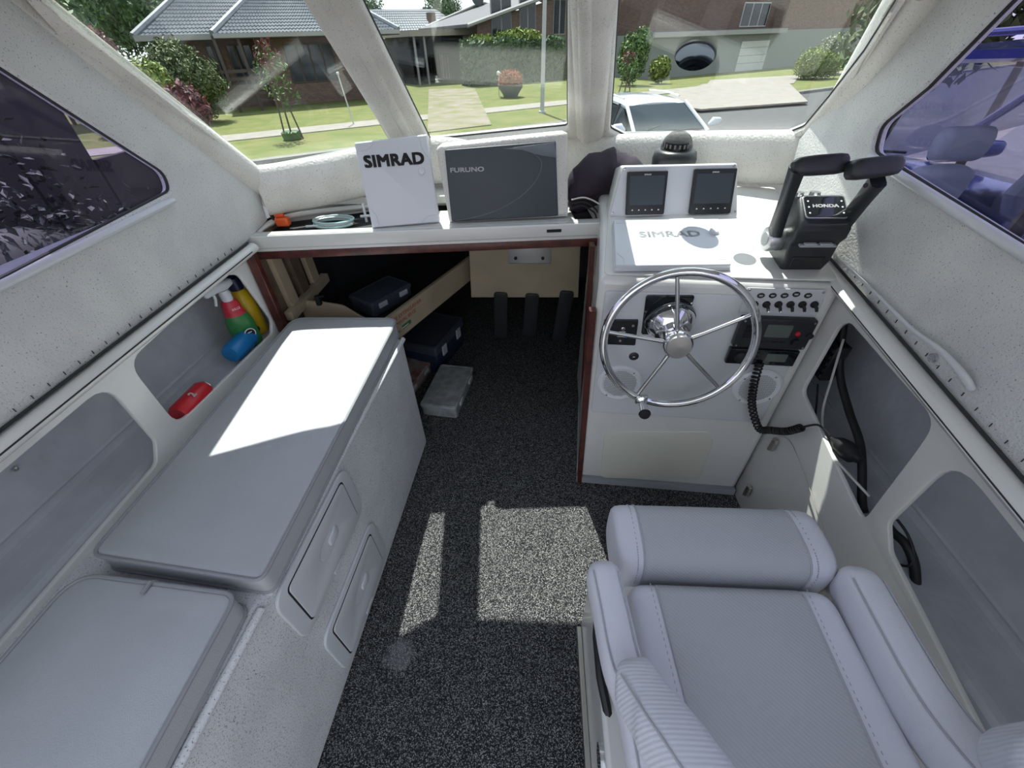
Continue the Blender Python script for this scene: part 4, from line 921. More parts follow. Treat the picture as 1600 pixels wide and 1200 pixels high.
for a, b, dx in ((cpoly[0], cpoly[3], -1), (cpoly[1], cpoly[2], 1)):
    MB().tube([Vector((lerp(a.x, b.x, t), lerp(a.y, b.y, t), SZ+0.0012-(0.018 if t > 0.99 else 0))) for t in (0, .5, .9, .97)], 0.0022, 6).build('seam', 'stitch', seat)
    st = MB()
    for k in range(44):
        t = k/44; c = Vector((lerp(a.x, b.x, t)+dx*0.010, lerp(a.y, b.y, t), SZ+0.0002)); st.box(c, (0.0012, 0.0045, 0.0012))
    o = st.build('stitching', 'stitch', seat, smooth=False); o['kind'] = 'stuff'
# flip-up bolster
by0, by1, bz0, bz1 = 0.385, 0.535, SZ-0.10, SZ+0.035
def bol(x, s):
    cy, cz_ = (by0+by1)/2, (bz0+bz1)/2; hy, hz = (by1-by0)/2, (bz1-bz0)/2; pts = []
    for k in range(24):
        th = 2*math.pi*k/24; c, q = math.cos(th), math.sin(th)
        pts.append(Vector((x, cy+math.copysign(abs(c)**0.62, c)*hy*s, cz_+math.copysign(abs(q)**0.62, q)*hz*s)))
    return pts
def roll(name, m, xs): return MB().rings([bol(x, s) for x, s in xs]).build(name, m, seat, angle=60)
roll('bolster_centre', 'seat_grey', [(0.216, 1.0), (0.30, 1.005), (0.45, 1.005), (0.525, 1.0)])
roll('bolster_side', 'seat_light', [(0.166, 0.80), (0.169, 0.90), (0.176, 0.965), (0.190, 0.995), (0.2155, 0.998)])
roll('bolster_side', 'seat_light', [(0.5255, 0.998), (0.556, 0.995), (0.570, 0.965), (0.578, 0.90), (0.581, 0.80)])
for x in (0.2155, 0.5255): MB().tube(bol(x, 1.003), 0.0022, 6, closed=True).build('seam', 'stitch', seat)
for x in (0.203, 0.538):
    pp = spline(bol(x, 1.001), 3, True); st = MB()
    for k in range(0, len(pp), 1):
        if pp[k].z > bz0+0.05: st.box(pp[k], (0.0012, 0.003, 0.0016))
    o = st.build('stitching', 'stitch', seat, smooth=False); o['kind'] = 'stuff'
# bolster bracket at the right
MB().box((0.590, 0.375, 0.53), (0.012, 0.05, 0.07)).build('bolster_bracket', 'brushed', seat, bevel=0.002)
# arm rests
def arm(pts, rx, ry, nm='armrest', m='seat_light'):
    a = MB().sweep(spline(pts, 6), rx, ry, (0, 0, 1), 20, 3.2, round_ends=True).build(nm, m, seat, angle=60)
    return a
aL = [onz(943, 905, 0.63), onz(955, 960, 0.63), onz(972, 1040, 0.635), onz(1000, 1120, 0.64), Vector((0.165, 0.02, 0.64))]
a = arm(aL, 0.031, 0.036)
for s in (-1, 1):
    MB().tube([p+Vector((s*0.022, 0, 0.0335)) for p in spline(aL, 6)], 0.0016, 6).build('seam', 'stitch', a)
aR = [onz(1338, 920, 0.60), onz(1372, 985, 0.605), onz(1430, 1090, 0.61), onz(1500, 1185, 0.615), Vector((0.640, 0.02, 0.62))]
a = arm(aR, 0.036, 0.045)
for s in (-1, 1):
    MB().tube([p+Vector((s*0.026, 0, 0.0415)) for p in spline(aR, 6)], 0.0016, 6).build('seam', 'stitch', a)
# ribbed wings of the backrest, coming forward on both sides
wl_ = [onz(995, 1075, 0.70), onz(1030, 1130, 0.73), onz(1075, 1195, 0.76), Vector((0.205, 0.02, 0.80)), Vector((0.22, -0.10, 0.88))]
a = MB().sweep(spline(wl_, 6), [0.030]*6+[0.034]*19, 0.040, (0.25, -0.3, 1), 20, 3.4, round_ends=True).build('backrest_wing', 'seat_rib', seat, angle=60)
for s in (-1, 1):
    MB().tube([p+Vector((s*0.026, 0.006, 0.035)) for p in spline(wl_, 6)], 0.0016, 6).build('seam', 'stitch', a)
wr_ = [onz(1612, 1180, 0.72), onz(1625, 1230, 0.75), Vector((0.575, 0.0, 0.80)), Vector((0.545, -0.12, 0.88))]
MB().sweep(spline(wr_, 6), 0.030, 0.040, (-0.25, -0.3, 1), 20, 3.4, round_ends=True).build('backrest_wing', 'seat_rib', seat, angle=60)
MB().sweep([(0.38, -0.13, 0.60), (0.38, -0.15, 0.80), (0.38, -0.18, 1.0)], [0.16, 0.17, 0.15], [0.04, 0.04, 0.035], (0, 1, 0), 20, 3.5, round_ends=True).build('backrest', 'seat_light', seat)

# ================================================================== dash oddments
def dpt(px, py, h=0.0): return onz(px, py, DZ-0.03+h)
# orange clip light
c = dpt(445, 354, 0.01)
g = thing('orange_marker', 'small orange plastic marker with a black clip in the dash tray', 'marker', c)
MB().box((0, 0, 0.018), (0.046, 0.030, 0.030), frame(c, (1, 0.1, 0), (0, 1, 0))).build('body', 'orange', g, bevel=0.006)
MB().box((-0.008, 0.006, 0.040), (0.034, 0.016, 0.014), frame(c, (1, 0.1, 0), (0, 1, 0))).build('cap', 'orange', g, bevel=0.004)
MB().tube([c+Vector((-0.028, 0.0, 0.005)), c+Vector((-0.038, 0.005, 0.045)), c+Vector((-0.030, 0.005, 0.03))], 0.006, 6).build('clip', 'rubber', g)
# coil of pale hose
c = dpt(520, 345, 0.018)
g = thing('hose_coil', 'pale aqua coil of thin hose lying in the dash tray', 'hose', c)
for k, (rr, dz) in enumerate(((0.072, 0), (0.068, 0.007), (0.074, 0.012))):
    MB().tube([c+Vector((rr*math.cos(t*math.pi/20), rr*0.62*math.sin(t*math.pi/20)+0.004*k, dz-0.010)) for t in range(40)], 0.0042, 8, closed=True).build('hose_turn', 'aqua' if k != 1 else 'plastic_white2', g)
c0, c1 = dpt(478, 354, 0.01), dpt(560, 349, 0.01)
g = thing('pencil', 'thin white pencil lying along the front of the dash tray', 'pencil', c0)
MB().tube([c0, lerp(c0, c1, 0.9)], 0.0045, 6).build('shaft', 'plastic_white', g); MB().tube([lerp(c0, c1, 0.9), c1], [0.0045, 0.001], 6).build('point', 'raw_wood', g)
c = dpt(571, 338, 0.02)
g = thing('valve_fitting', 'small white plastic fitting between the hose coil and upright cover', 'fitting', c)
MB().tube([c+Vector((0.0, 0, -0.02)), c+Vector((0.0, 0.004, 0.045))], 0.005, 8).build('stem', 'plastic_white', g); MB().tube([c+Vector((-0.018, 0, 0.0)), c+Vector((0.018, 0, 0.002))], 0.005, 8).build('cross_arm', 'plastic_white', g)
# dark jacket bundle and cables between screen and pod
c = ony(945, 275, 1.62)
mm = MB(); R = []
base = [ony(896, 302, 1.54), ony(925, 276, 1.55), ony(955, 266, 1.56), ony(985, 276, 1.55), ony(1010, 294, 1.54)]
g = thing('folded_jacket', 'dark purple cloth bundled behind the display pod', 'cloth', ony(950, 310, 1.60))
MB().sweep(spline(base, 5), [0.03, .04, .045, .05, .055, .06, .06, .055, .055, .06, .06, .055, .05, .055, .06, .055, .05, .045, .04, .035, .03], [0.04, .045, .055, .06, .06, .065, .07, .065, .06, .065, .07, .06, .06, .055, .06, .055, .05, .05, .045, .04, .03], (0, 0.2, 1), 16, 1.7, round_ends=True).build('fabric', 'dark_cloth', g)
MB().sweep(spline([ony(900, 318, 1.57), ony(940, 300, 1.56), ony(975, 285, 1.57)], 5), 0.028, 0.035, (0, 0.2, 1), 14, 1.8, round_ends=True).build('fold', 'dark_cloth', g)
for k, q in enumerate((((893, 312), (915, 309), (940, 322), (945, 338)), ((893, 318), (912, 316), (930, 326), (938, 340)), ((890, 326), (910, 322), (928, 332), (932, 342)))):
    o = MB().tube(spline([ony(x, y, 1.50) for x, y in q], 6), 0.0028, 6).build('cable', ('white_cable', 'rubber', 'rubber')[k])
    tag(o, ('pale thin cable behind the big screen', 'upper black cable behind the big screen', 'lower black cable behind the big screen')[k], 'cable', 'cables behind the big screen')

# ================================================================== things in the left pocket
zb = 0.585
def bottle_profile(F, prof, nm, m, par, n=24, sy=1.0): return MB().lathe(prof, F @ Matrix.Diagonal((1, sy, 1, 1)), n).build(nm, m, par)
bp = onx(398, 548, -1.03)
g = thing('spray_bottle', 'green spray bottle with white trigger head and red collar label', 'bottle', (bp.x, bp.y, zb))
F = frame(Vector((bp.x, bp.y, zb)), (0.75, 0.65, 0), (-0.65, 0.75, 0))
bottle_profile(F, [(0, 0), (0.040, 0), (0.043, 0.01), (0.043, 0.085), (0.036, 0.115), (0.030, 0.13)], 'body', 'green_plastic', g, sy=0.65)
bottle_profile(F, [(0.034, 0.122), (0.030, 0.135), (0.026, 0.165), (0.018, 0.178)], 'collar_label', 'red_label', g, sy=0.75)
bottle_profile(F, [(0, 0.175), (0.017, 0.175), (0.018, 0.20), (0.014, 0.21), (0, 0.212)], 'cap', 'plastic_white', g)
hd = Vector((-0.2, -0.9, 0)); hb = F @ Vector((0, 0, 0.212))
MB().sweep([hb+Vector((0.006, 0.035, 0.012)), hb+Vector((0, 0.01, 0.012)), hb+hd*0.03+Vector((0, 0, 0.016)), hb+hd*0.065+Vector((0, 0, 0.010))], [0.010, 0.015, 0.014, 0.009], [0.012, 0.018, 0.015, 0.010], (0, 0, 1), 14, 2.6, round_ends=True).build('trigger_head', 'plastic_white', g)
MB().tube([hb+hd*0.04+Vector((0, 0, 0.005)), hb+hd*0.042+Vector((0, 0, -0.015)), hb+hd*0.052+Vector((0, 0, -0.035))], 0.0045, 8).build('trigger', 'plastic_white', g)
lf = frame(Vector((bp.x, bp.y, zb+0.055))+Vector((0.033, -0.018, 0)), (0.55, 0.80, 0), (0, 0, 1))
plate('label_ring', 'print_white', circle(0.019, 24), lf, -0.001, 0.0008, g, holes=[circle(0.016, 24)]); plate('label_disc', 'print_black', circle(0.0155, 24), lf, -0.001, 0.0009, g)
[plate('print_line', 'print_white', rrect(0.018-0.003*abs(k), 0.003, 0.0005, 1, (0, 0.005*k)), lf, 0.0009, 0.0012, g) for k in (1, -1)]
lf2 = frame(Vector((bp.x, bp.y, zb+0.150))+Vector((0.024, -0.014, 0)), (0.55, 0.80, 0), (0, 0, 1)); text('lettering', 'print_white', 'KILLS', off(lf2, 0, 0, 0.001), 0.011, 0.0004, g)
b2 = Vector((bp.x-0.02, bp.y+0.085, zb))
g = thing('yellow_bottle', 'yellow bottle with dark navy cap behind the green spray bottle', 'bottle', b2)
F = frame(b2, (1, 0, 0), (0, 1, 0))
bottle_profile(F, [(0, 0), (0.036, 0), (0.038, 0.01), (0.038, 0.13), (0.028, 0.165), (0.018, 0.175)], 'body', 'yellow_plastic', g)
bottle_profile(F, [(0, 0.172), (0.022, 0.172), (0.024, 0.20), (0.022, 0.215), (0, 0.218)], 'cap', 'navy_plastic', g)
MB().sweep([F @ Vector((0, 0.01, 0.222)), F @ Vector((-0.01, -0.03, 0.225)), F @ Vector((-0.015, -0.06, 0.218))], [.014, .012, .008], [.012, .010, .008], n=12, round_ends=True).build('spout', 'navy_plastic', g)
b3 = onx(388, 563, -1.00)
g = thing('blue_bottle', 'blue bottle lying on its side at the foot of the spray bottle', 'bottle', (b3.x, b3.y, zb))
F = frame(Vector((b3.x-0.02, b3.y-0.035, zb+0.034)), (1, 0, 0), (0, 0, 1)) @ Matrix.Rotation(math.radians(180), 4, 'X')
bottle_profile(F, [(0, -0.002), (0.028, 0.0), (0.033, 0.01), (0.033, 0.11), (0.02, 0.135), (0.012, 0.15)], 'body', 'blue_plastic', g); bottle_profile(F, [(0, 0.148), (0.013, 0.148), (0.013, 0.165), (0, 0.166)], 'cap', 'navy_plastic', g)
b4 = onx(318, 640, -0.995)
g = thing('red_can', 'red can with white lettering lying in the pocket beside the cushion', 'can', (b4.x, b4.y, zb))
F = frame(Vector((b4.x-0.005, b4.y-0.07, zb+0.032)), (1, 0, 0), (0, 0, 1)) @ Matrix.Rotation(math.radians(180), 4, 'X')
bottle_profile(F, [(0, 0), (0.026, 0), (0.030, 0.006), (0.030, 0.11), (0.024, 0.12), (0, 0.121)], 'body', 'red_plastic', g); bottle_profile(F, [(0.0235, 0.1205), (0.024, 0.123), (0.021, 0.124), (0.020, 0.1215)], 'rim', 'steel', g)
text('lettering', 'print_white', '2', frame(Vector((b4.x+0.013, b4.y-0.012, zb+0.0605)), (0, 1, 0), (-1, 0, 0.45)), 0.026, 0.0006, g, offset=0.001)

# ================================================================== boxes in the cuddy
def tackle(lab, c, w_, d_, h_, rz, mt, mlid, mlatch='plastic_white2'):
    F = Matrix.Translation(c) @ Matrix.Rotation(rz, 4, 'Z')
    g = thing('tackle_box', lab, 'tackle box', c, 'plastic tackle boxes')
    link_mesh('body', plate_mesh('body', rrect(w_*0.95, d_*0.96, 0.015), [], F, 0.0, h_*0.72, 0.004, 2), mt, g)
    link_mesh('lid', plate_mesh('lid', rrect(w_, d_, 0.018), [], F, h_*0.70, h_, 0.006, 2), mlid, g)
    link_mesh('lid_rib', plate_mesh('lid_rib', rrect(w_*0.93, d_*0.95, 0.014), [rrect(w_*0.88, d_*0.92, 0.012)], F, h_, h_+0.003, 0.001, 1), mlid, g)
    for s in (-0.25, 0.25): MB().box((w_*0.505, d_*s, h_*0.66), (0.008, 0.045, h_*0.34), F).build('latch', mlatch, g, bevel=0.002)
    return g
t0 = onz(712, 640, 0.07); t1 = onz(740, 574, 0.07); t2 = onz(655, 632, 0.07)
cen = (t1+t2)/2; dv = t1-t0
tackle('clear plastic tackle box on the carpet, nearest and fully in view', Vector((cen.x, cen.y, 0.0)), (t2-t0).length*1.0, dv.length, 0.072, -math.atan2(dv.x, dv.y), 'box_clear', 'box_clear')
t0 = onz(640, 590, 0.06)
tackle('clear plastic tackle box with red lures, half hidden behind the bench end', Vector((t0.x-0.03, t0.y+0.03, 0.0)), 0.17, 0.27, 0.062, -0.25, 'box_clear_red', 'box_clear_red')
t0 = onz(674, 516, 0.16)
tackle('dark blue tackle box deep in the cuddy beside the bench', Vector((t0.x, t0.y, 0.0)), 0.24, 0.34, 0.17, -0.3, 'box_blue', 'box_dark')
t0 = onz(594, 452, 0.575)
tackle('smoky grey tackle box on the raised berth shelf', Vector((t0.x, t0.y, 0.51)), 0.155, 0.235, 0.065, -0.55, 'box_dark', 'box_dark')
# lamp at top left of the opening
c = ony(402, 412, 1.40)
g = thing('cabin_lamp', 'small black cabin lamp in the upper corner of the cuddy opening', 'lamp', c)
MB().lathe([(0, 0), (0.022, 0), (0.024, 0.015), (0.018, 0.025), (0, 0.026)], frame(c, (0, 1, 0), (0, 0, 1)), 18).build('housing', 'rubber', g); MB().lathe([(0, 0.0262), (0.010, 0.0262), (0.008, 0.029), (0, 0.030)], frame(c, (0, 1, 0), (0, 0, 1)), 12).build('lens', 'print_white', g)
# rod holder clip on the berth board
c = Vector((-0.862, 1.405, 0.615))
g = thing('rod_clip', 'small black clip standing on the curved berth board', 'clip', c)
MB().box((0, 0, 0.018), (0.018, 0.02, 0.04), Matrix.Translation(c)).build('body', 'rubber', g, bevel=0.003); MB().tube([c+Vector((0.006, 0, 0.03)), c+Vector((0.03, 0, 0.036))], 0.004, 6).build('arm', 'rubber', g)

# ================================================================== right side: cables, hose, black box, grab rail
hs = [onx(1318, 505, 0.86), onx(1312, 580, 0.87), onx(1326, 640, 0.87), onx(1345, 700, 0.86), onx(1347, 780, 0.845), onx(1350, 800, 0.84)]
tag(MB().tube(spline(hs, 8), 0.010, 10).build('black_hose', 'rubber'), 'thick black hose running down inside the forward right pocket', 'hose')
hs = [onx(1375, 800, 0.84), onx(1392, 828, 0.835), onx(1415, 850, 0.84), onx(1428, 880, 0.85), onx(1431, 915, 0.86)]
tag(MB().tube(spline(hs, 8), 0.010, 10).build('black_hose', 'rubber'), 'thick black hose end coming out in the rear right pocket', 'hose')
hs = [onx(1402, 812, 0.835), onx(1418, 835, 0.84), onx(1428, 865, 0.845), onx(1420, 884, 0.84), onx(1398, 880, 0.835)]
tag(MB().tube(spline(hs, 8), 0.003, 6).build('black_wire', 'rubber'), 'thin black wire looping beside the hose end in the rear pocket', 'wire')
hs = [onx(1318, 530, 0.845), onx(1300, 590, 0.845), onx(1286, 640, 0.835), onx(1287, 680, 0.80), onx(1300, 710, 0.80), onx(1330, 745, 0.80), onx(1358, 775, 0.80)]
tag(MB().tube(spline(hs, 8), 0.0032, 6).build('white_wire', 'white_cable'), 'thin white wire trailing down across the forward right pocket', 'wire')
hs = [onx(1278, 600, 0.85), onx(1276, 630, 0.85), onx(1273, 660, 0.84)]
tag(MB().tube(spline(hs, 6), 0.003, 6).build('black_wire', 'rubber'), 'short thin black wire hanging under the black box in the forward pocket', 'wire')
c = onx(1296, 560, 0.86)
g = thing('fuse_box', 'black fuse box mounted inside the forward right pocket', 'fuse box', c-Vector((0, 0, 0.06)))
F = frame(c, (0, 1, 0), (0, 0, 1))
MB().box((0.01, 0, 0.0), (0.085, 0.12, 0.04), frame(c, (0, 1, 0), (0, 0, 1))).build('case', 'black_plastic', g, bevel=0.004)
for k in range(5): MB().box((-0.02, 0.045-k*0.022, -0.022), (0.02, 0.012, 0.008), F).build('fuse', 'charcoal', g, bevel=0.001)
# hinged-door cord
hs = [onx(1215, 682, 0.784), onx(1235, 690, 0.784), onx(1262, 755, 0.784), onx(1290, 845, 0.784)]
tag(MB().tube(spline(hs, 6), 0.0011, 5).build('thin_cord', 'brushed'), 'thin cord hanging down the white panel right of the console hinges', 'cord')
hs = [CF @ Vector((*on_frame(CF, 1200, 708), 0.004)), CF @ Vector((*on_frame(CF, 1172, 758), 0.004))]
tag(MB().tube(hs, 0.001, 5).build('thin_cord', 'brushed'), 'thin cord stretched between the two console hinges', 'cord')
# grab rail on the right lining
gr = [onx(1448, 540, RX-0.004), onx(1465, 545, RX-0.018), onx(1490, 572, RX-0.022), onx(1508, 592, RX-0.018), onx(1516, 606, RX-0.004)]
g = thing('grab_handle', 'curved white grab handle on the right cabin lining', 'handle', gr[0])
gl = [onx(1310, 405, RX-0.006), onx(1360, 450, RX-0.014), onx(1420, 510, RX-0.018), onx(1470, 548, RX-0.022), onx(1505, 586, RX-0.020), onx(1516, 606, RX-0.006)]
MB().sweep(spline(gl, 6), [0.003]*8+[0.0035+0.0045*k/22 for k in range(23)], [0.003]*8+[0.003+0.0035*k/22 for k in range(23)], (-1, 0, 0.3), 12, 2.5, round_ends=True).build('rail', 'plastic_white2', g)
c = onx(1459, 559, RX-0.001); MB().lathe([(0, 0), (0.010, 0), (0.009, 0.004), (0.004, 0.005), (0, 0.003)], frame(c, (0, -1, 0), (0, 0, 1)) if frame(c, (0, -1, 0), (0, 0, 1)).col[2].x < 0 else frame(c, (0, 1, 0), (0, 0, 1)), 14).build('end_screw', 'steel', g)
# small screws on the left panel
for k, (x, y, lab) in enumerate(((25, 667, 'small screw head at the far left of the white pocket panel'), (24, 733, 'small bright clip inside the rear left pocket'))):
    c = onx(x, y, -0.962 if k == 0 else -1.14)
    tag(MB().lathe([(0, 0), (0.006, 0), (0.005, 0.003), (0, 0.004)], frame(c, (0, 1, 0), (0, 0, 1)), 10).build('screw', 'steel'), lab, 'screw')
# round mirror on the right windscreen pane
F = PANEF[2]; c = on_frame(F, 1085, 92); e1 = on_frame(F, 1118, 92); r = abs(e1[0]-c[0])
g = thing('round_mirror', 'round dark mirror fixed against the right windscreen pane', 'mirror', F @ Vector((*c, -0.009)))
MB().lathe([(0, -0.010), (r, -0.010), (r, -0.006), (r*0.96, -0.004), (0, -0.004)], off(F, *c), 40).build('rim', 'charcoal', g)
MB().lathe([(0, -0.0038), (r*0.94, -0.0038), (r*0.93, -0.003), (0, -0.0025)], off(F, *c), 40).build('glass', 'mirror', g)
# ================================================================== outdoors
GZ = -0.90
SU = Vector((0.837, 0.547, 0)).normalized(); SN = Vector((-SU.y, SU.x, 0)); SA = Vector((-9.0, 10.6, 0))+SN*0.45
def S(s, d, z=GZ): p = SA+SU*s+SN*d; return Vector((p.x, p.y, z))
def sd_(p): r = Vector((p.x, p.y, 0))-SA; return r.dot(SU), r.dot(SN)
def ond(px, py, d): return onpl(px, py, SA+SN*d, SN)
STF = frame(Vector((SA.x, SA.y, 0)), SU, SN)          # street frame: x along kerb, y away from the boat, z up
def strip(name, m, s0, s1, d0, d1, z0, z1): return plate(name, m, [(s0, d0), (s1, d0), (s1, d1), (s0, d1)], STF, z0, z1)
structure(strip('ground_lawn', 'grass', -40, 70, 0.0, 80, GZ-0.5, GZ))
structure(strip('ground_road', 'asphalt', -40, 70, -9.5, 0.0, GZ-0.5, GZ-0.10))
structure(strip('ground_drive', 'concrete', -40, 70, -40, -9.5, GZ-0.5, GZ-0.04))
structure(strip('kerb', 'kerb', -40, 70, -0.30, 0.02, GZ-0.5, GZ+0.01))
fp = structure(strip('footpath', 'concrete', -40, 70, 3.6, 5.0, GZ-0.02, GZ+0.025))
def groundpoly(name, m, pts, z=0.03):
    q = [sd_(onz(x, y, GZ)) for x, y in pts]
    return structure(plate(name, m, q, STF, GZ-0.02, GZ+z))
groundpoly('driveway_gravel', 'gravel', [(668, 208), (768, 196), (742, 139), (670, 140)], 0.03)
groundpoly('driveway_concrete', 'concrete', [(1010, 160), (1095, 172), (1262, 160), (1232, 130), (1100, 132)], 0.035)
groundpoly('garage_apron', 'concrete', [(1095, 143), (1240, 131), (1250, 118), (1110, 126)], 0.03)

# ---- foliage maker: a cloud of folded leaf quads filling ellipsoids
def foliage(name, m, blobs, n, size, par, seed=1, local=False):
    rnd = random.Random(seed); mb = MB()
    tot = sum(b[3]*b[4]*b[5] for b in blobs)
    for b in blobs:
        k = int(n*b[3]*b[4]*b[5]/tot)
        for _ in range(k):
            while True:
                v = Vector((rnd.uniform(-1, 1), rnd.uniform(-1, 1), rnd.uniform(-1, 1)))
                if 0.2 < v.length <= 1: break
            v = v.normalized()*(0.55+0.45*rnd.random()**0.5)*(0.88+0.16*math.sin(v.x*9+v.y*7+seed)*math.cos(v.z*8))
            c = Vector((b[0]+v.x*b[3], b[1]+v.y*b[4], b[2]+v.z*b[5]))
            nrm = (v+Vector((rnd.gauss(0, .6), rnd.gauss(0, .6), rnd.gauss(0, .6)))).normalized()
            x = nrm.orthogonal().normalized(); x = (Matrix.Rotation(rnd.uniform(0, 6.28), 3, nrm) @ x); y = nrm.cross(x)
            s = size*rnd.uniform(0.6, 1.3)
            mb.add([c-x*s, c-y*s*0.45+nrm*s*0.12, c+x*s, c+y*s*0.45+nrm*s*0.12], [(0, 1, 2), (0, 2, 3)])
    o = mb.build(name, m, par, smooth=False, local=local); o['kind'] = 'stuff'; return o
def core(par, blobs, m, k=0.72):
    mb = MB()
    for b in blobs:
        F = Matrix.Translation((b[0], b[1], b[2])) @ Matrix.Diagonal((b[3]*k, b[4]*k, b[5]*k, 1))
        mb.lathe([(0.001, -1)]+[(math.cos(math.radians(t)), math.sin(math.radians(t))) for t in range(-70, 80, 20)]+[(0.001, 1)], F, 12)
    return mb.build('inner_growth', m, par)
def shrub(name, lab, cat, base, blobs, m, n, size, seed, trunk=None, group=None, mcore=None):
    g = thing(name, lab, cat, base, group)
    bl = [(base.x+b[0], base.y+b[1], base.z+b[2], b[3], b[4], b[5]) for b in blobs]
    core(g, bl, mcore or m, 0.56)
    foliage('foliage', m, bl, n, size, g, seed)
    if trunk:
        MB().tube([base, base+Vector((0.02, 0, trunk*0.5)), base+Vector((0, 0.03, trunk))], [0.07, 0.06, 0.04], 8).build('trunk', 'bark', g)
    return g

# ---- house builder in the street frame
def quadp(F, x0, x1, y0, y1, z0, z1): return [F @ Vector(p) for p in ((x0, y0, z0), (x1, y0, z0), (x1, y1, z0), (x0, y1, z0), (x0, y0, z1), (x1, y0, z1), (x1, y1, z1), (x0, y1, z1))]
def hbox(name, m, par, x0, x1, y0, y1, z0, z1): return MB().hexa(quadp(STF, x0, x1, y0, y1, z0, z1)).build(name, m, par, smooth=False)
def house_window(par, s0, s1, z0, z1, d, bars=2, m='window_dark', mf='frame_brown'):
    wn = hbox('window', mf, par, s0, s1, d-0.06, d+0.04, z0, z1)
    k = bars+1; w_ = (s1-s0)/k
    for i in range(k): hbox('pane', m, wn, s0+i*w_+0.05, s0+(i+1)*w_-0.05, d-0.075, d-0.05, z0+0.06, z1-0.06)
    return wn
def tiles(par, a, b, c, d, rows, m='roof_tile', cols=None):
    # a-b eave (left,right), d-c ridge (left,right): stepped courses of waved tiles
    mb = MB(); n = max(6, cols or int((b-a).length/0.16)); nr = ((b-a).cross(d-a)).normalized()
    if nr.z < 0: nr = -nr
    for r in range(rows):
        t0, t1 = r/rows, (r+1)/rows+0.004
        l0, r0, l1, r1 = lerp(a, d, t0), lerp(b, c, t0), lerp(a, d, t1), lerp(b, c, t1)
        for i in range(n):
            u0, u1 = i/n, (i+1)/n; um = (u0+u1)/2
            P = [lerp(l0, r0, u0)+nr*0.035, lerp(l0, r0, um)+nr*0.085, lerp(l0, r0, u1)+nr*0.035, lerp(l1, r1, u1), lerp(l1, r1, um)+nr*0.05, lerp(l1, r1, u0)]
            mb.add(P+[P[0]-nr*0.03, P[2]-nr*0.03], [(0, 1, 4, 5), (1, 2, 3, 4), (6, 7, 2, 1, 0)])
    o = mb.build('roof_tiles', m, par, smooth=False); o['kind'] = 'stuff'; return o
# left house
D1 = 13.5
e0 = ond(212, 66, D1); e1 = ond(617, 44, D1); s0, s1 = sd_(e0)[0], sd_(e1)[0]
ez = (e0.z+e1.z)/2
h1 = thing('house', 'brick house with grey tiled hip roof seen through the left windscreen pane', 'house', S((s0+s1)/2, D1+4))
hbox('wall', 'brick_dark', h1, s0+0.6, s1-0.6, D1+0.9, D1+9.5, GZ, ez-0.05)
sm = sd_(ond(335, 62, D1))[0]
hbox('wall', 'brick_brown', h1, sd_(ond(410, 100, D1+0.3))[0], s1-0.8, D1+0.3, D1+1.2, GZ, ez-0.05)
hbox('fascia', 'fascia', h1, s0, s1, D1-0.08, D1, ez-0.12, ez+0.08)
rz = ez+3.4; yb = D1+10.0
# hip roof: ridge parallel to the street
a, b = S(s0, D1, ez), S(s1, D1, ez); c, d = S(s1-5.2, D1+5.2, rz), S(s0+5.2, D1+5.2, rz)
tiles(h1, a, b, c, d, 26)
tiles(h1, b, S(s1, yb, ez), c, c, 20); tiles(h1, S(s0, yb, ez), a, d, d, 20); tiles(h1, S(s1, yb, ez), S(s0, yb, ez), d, c, 14)
# projecting gable-hip wing on the right of it
w0 = sd_(ond(335, 62, D1-1.6))[0]; w1 = s1-0.3
pa_ = S((w0+w1)/2, D1+3.0, ez+2.6)
tiles(h1, S(w0, D1-1.5, ez+0.02), S(w1, D1-1.5, ez+0.02), pa_, pa_, 22)
tiles(h1, S(w0, D1+6, ez+0.02), S(w0, D1-1.5, ez+0.02), pa_, pa_, 22); tiles(h1, S(w1, D1-1.5, ez+0.02), S(w1, D1+6, ez+0.02), pa_, pa_, 22)
for q in ((S(w0, D1-1.5, ez), pa_), (S(w1, D1-1.5, ez), pa_), (a, d), (b, c), (d, c)): MB().tube([q[0]+Vector((0, 0, 0.06)), q[1]+Vector((0, 0, 0.06))], 0.13, 8).build('ridge_cap', 'roof_tile', h1)
hbox('gutter', 'fascia', h1, w0, w1, D1-1.6, D1-1.48, ez-0.10, ez+0.06)
hbox('soffit', 'frame_brown', h1, w0, w1, D1-1.5, D1+0.9, ez-0.14, ez-0.06)
xx = lambda px, d: sd_(ond(px, 100, d))[0]
house_window(h1, xx(330, D1+0.9), xx(352, D1+0.9), ez-1.9, ez-0.3, D1+0.9, 1)
house_window(h1, xx(450, D1+0.3), xx(525, D1+0.3), ez-1.9, ez-0.35, D1+0.3, 3)
house_window(h1, xx(362, D1+0.9), xx(400, D1+0.9), ez-2.1, ez-0.3, D1+0.9, 2)
for px in (348, 385): hbox('veranda_post', 'frame_brown', h1, xx(px, D1-1.3)-0.06, xx(px, D1-1.3)+0.06, D1-1.4, D1-1.28, GZ, ez)
for k in range(5): hbox('veranda_rail', 'frame_brown', h1, xx(340, D1-1.3), xx(400, D1-1.3), D1-1.36, D1-1.32, GZ+0.35+0.28*k, GZ+0.47+0.28*k)

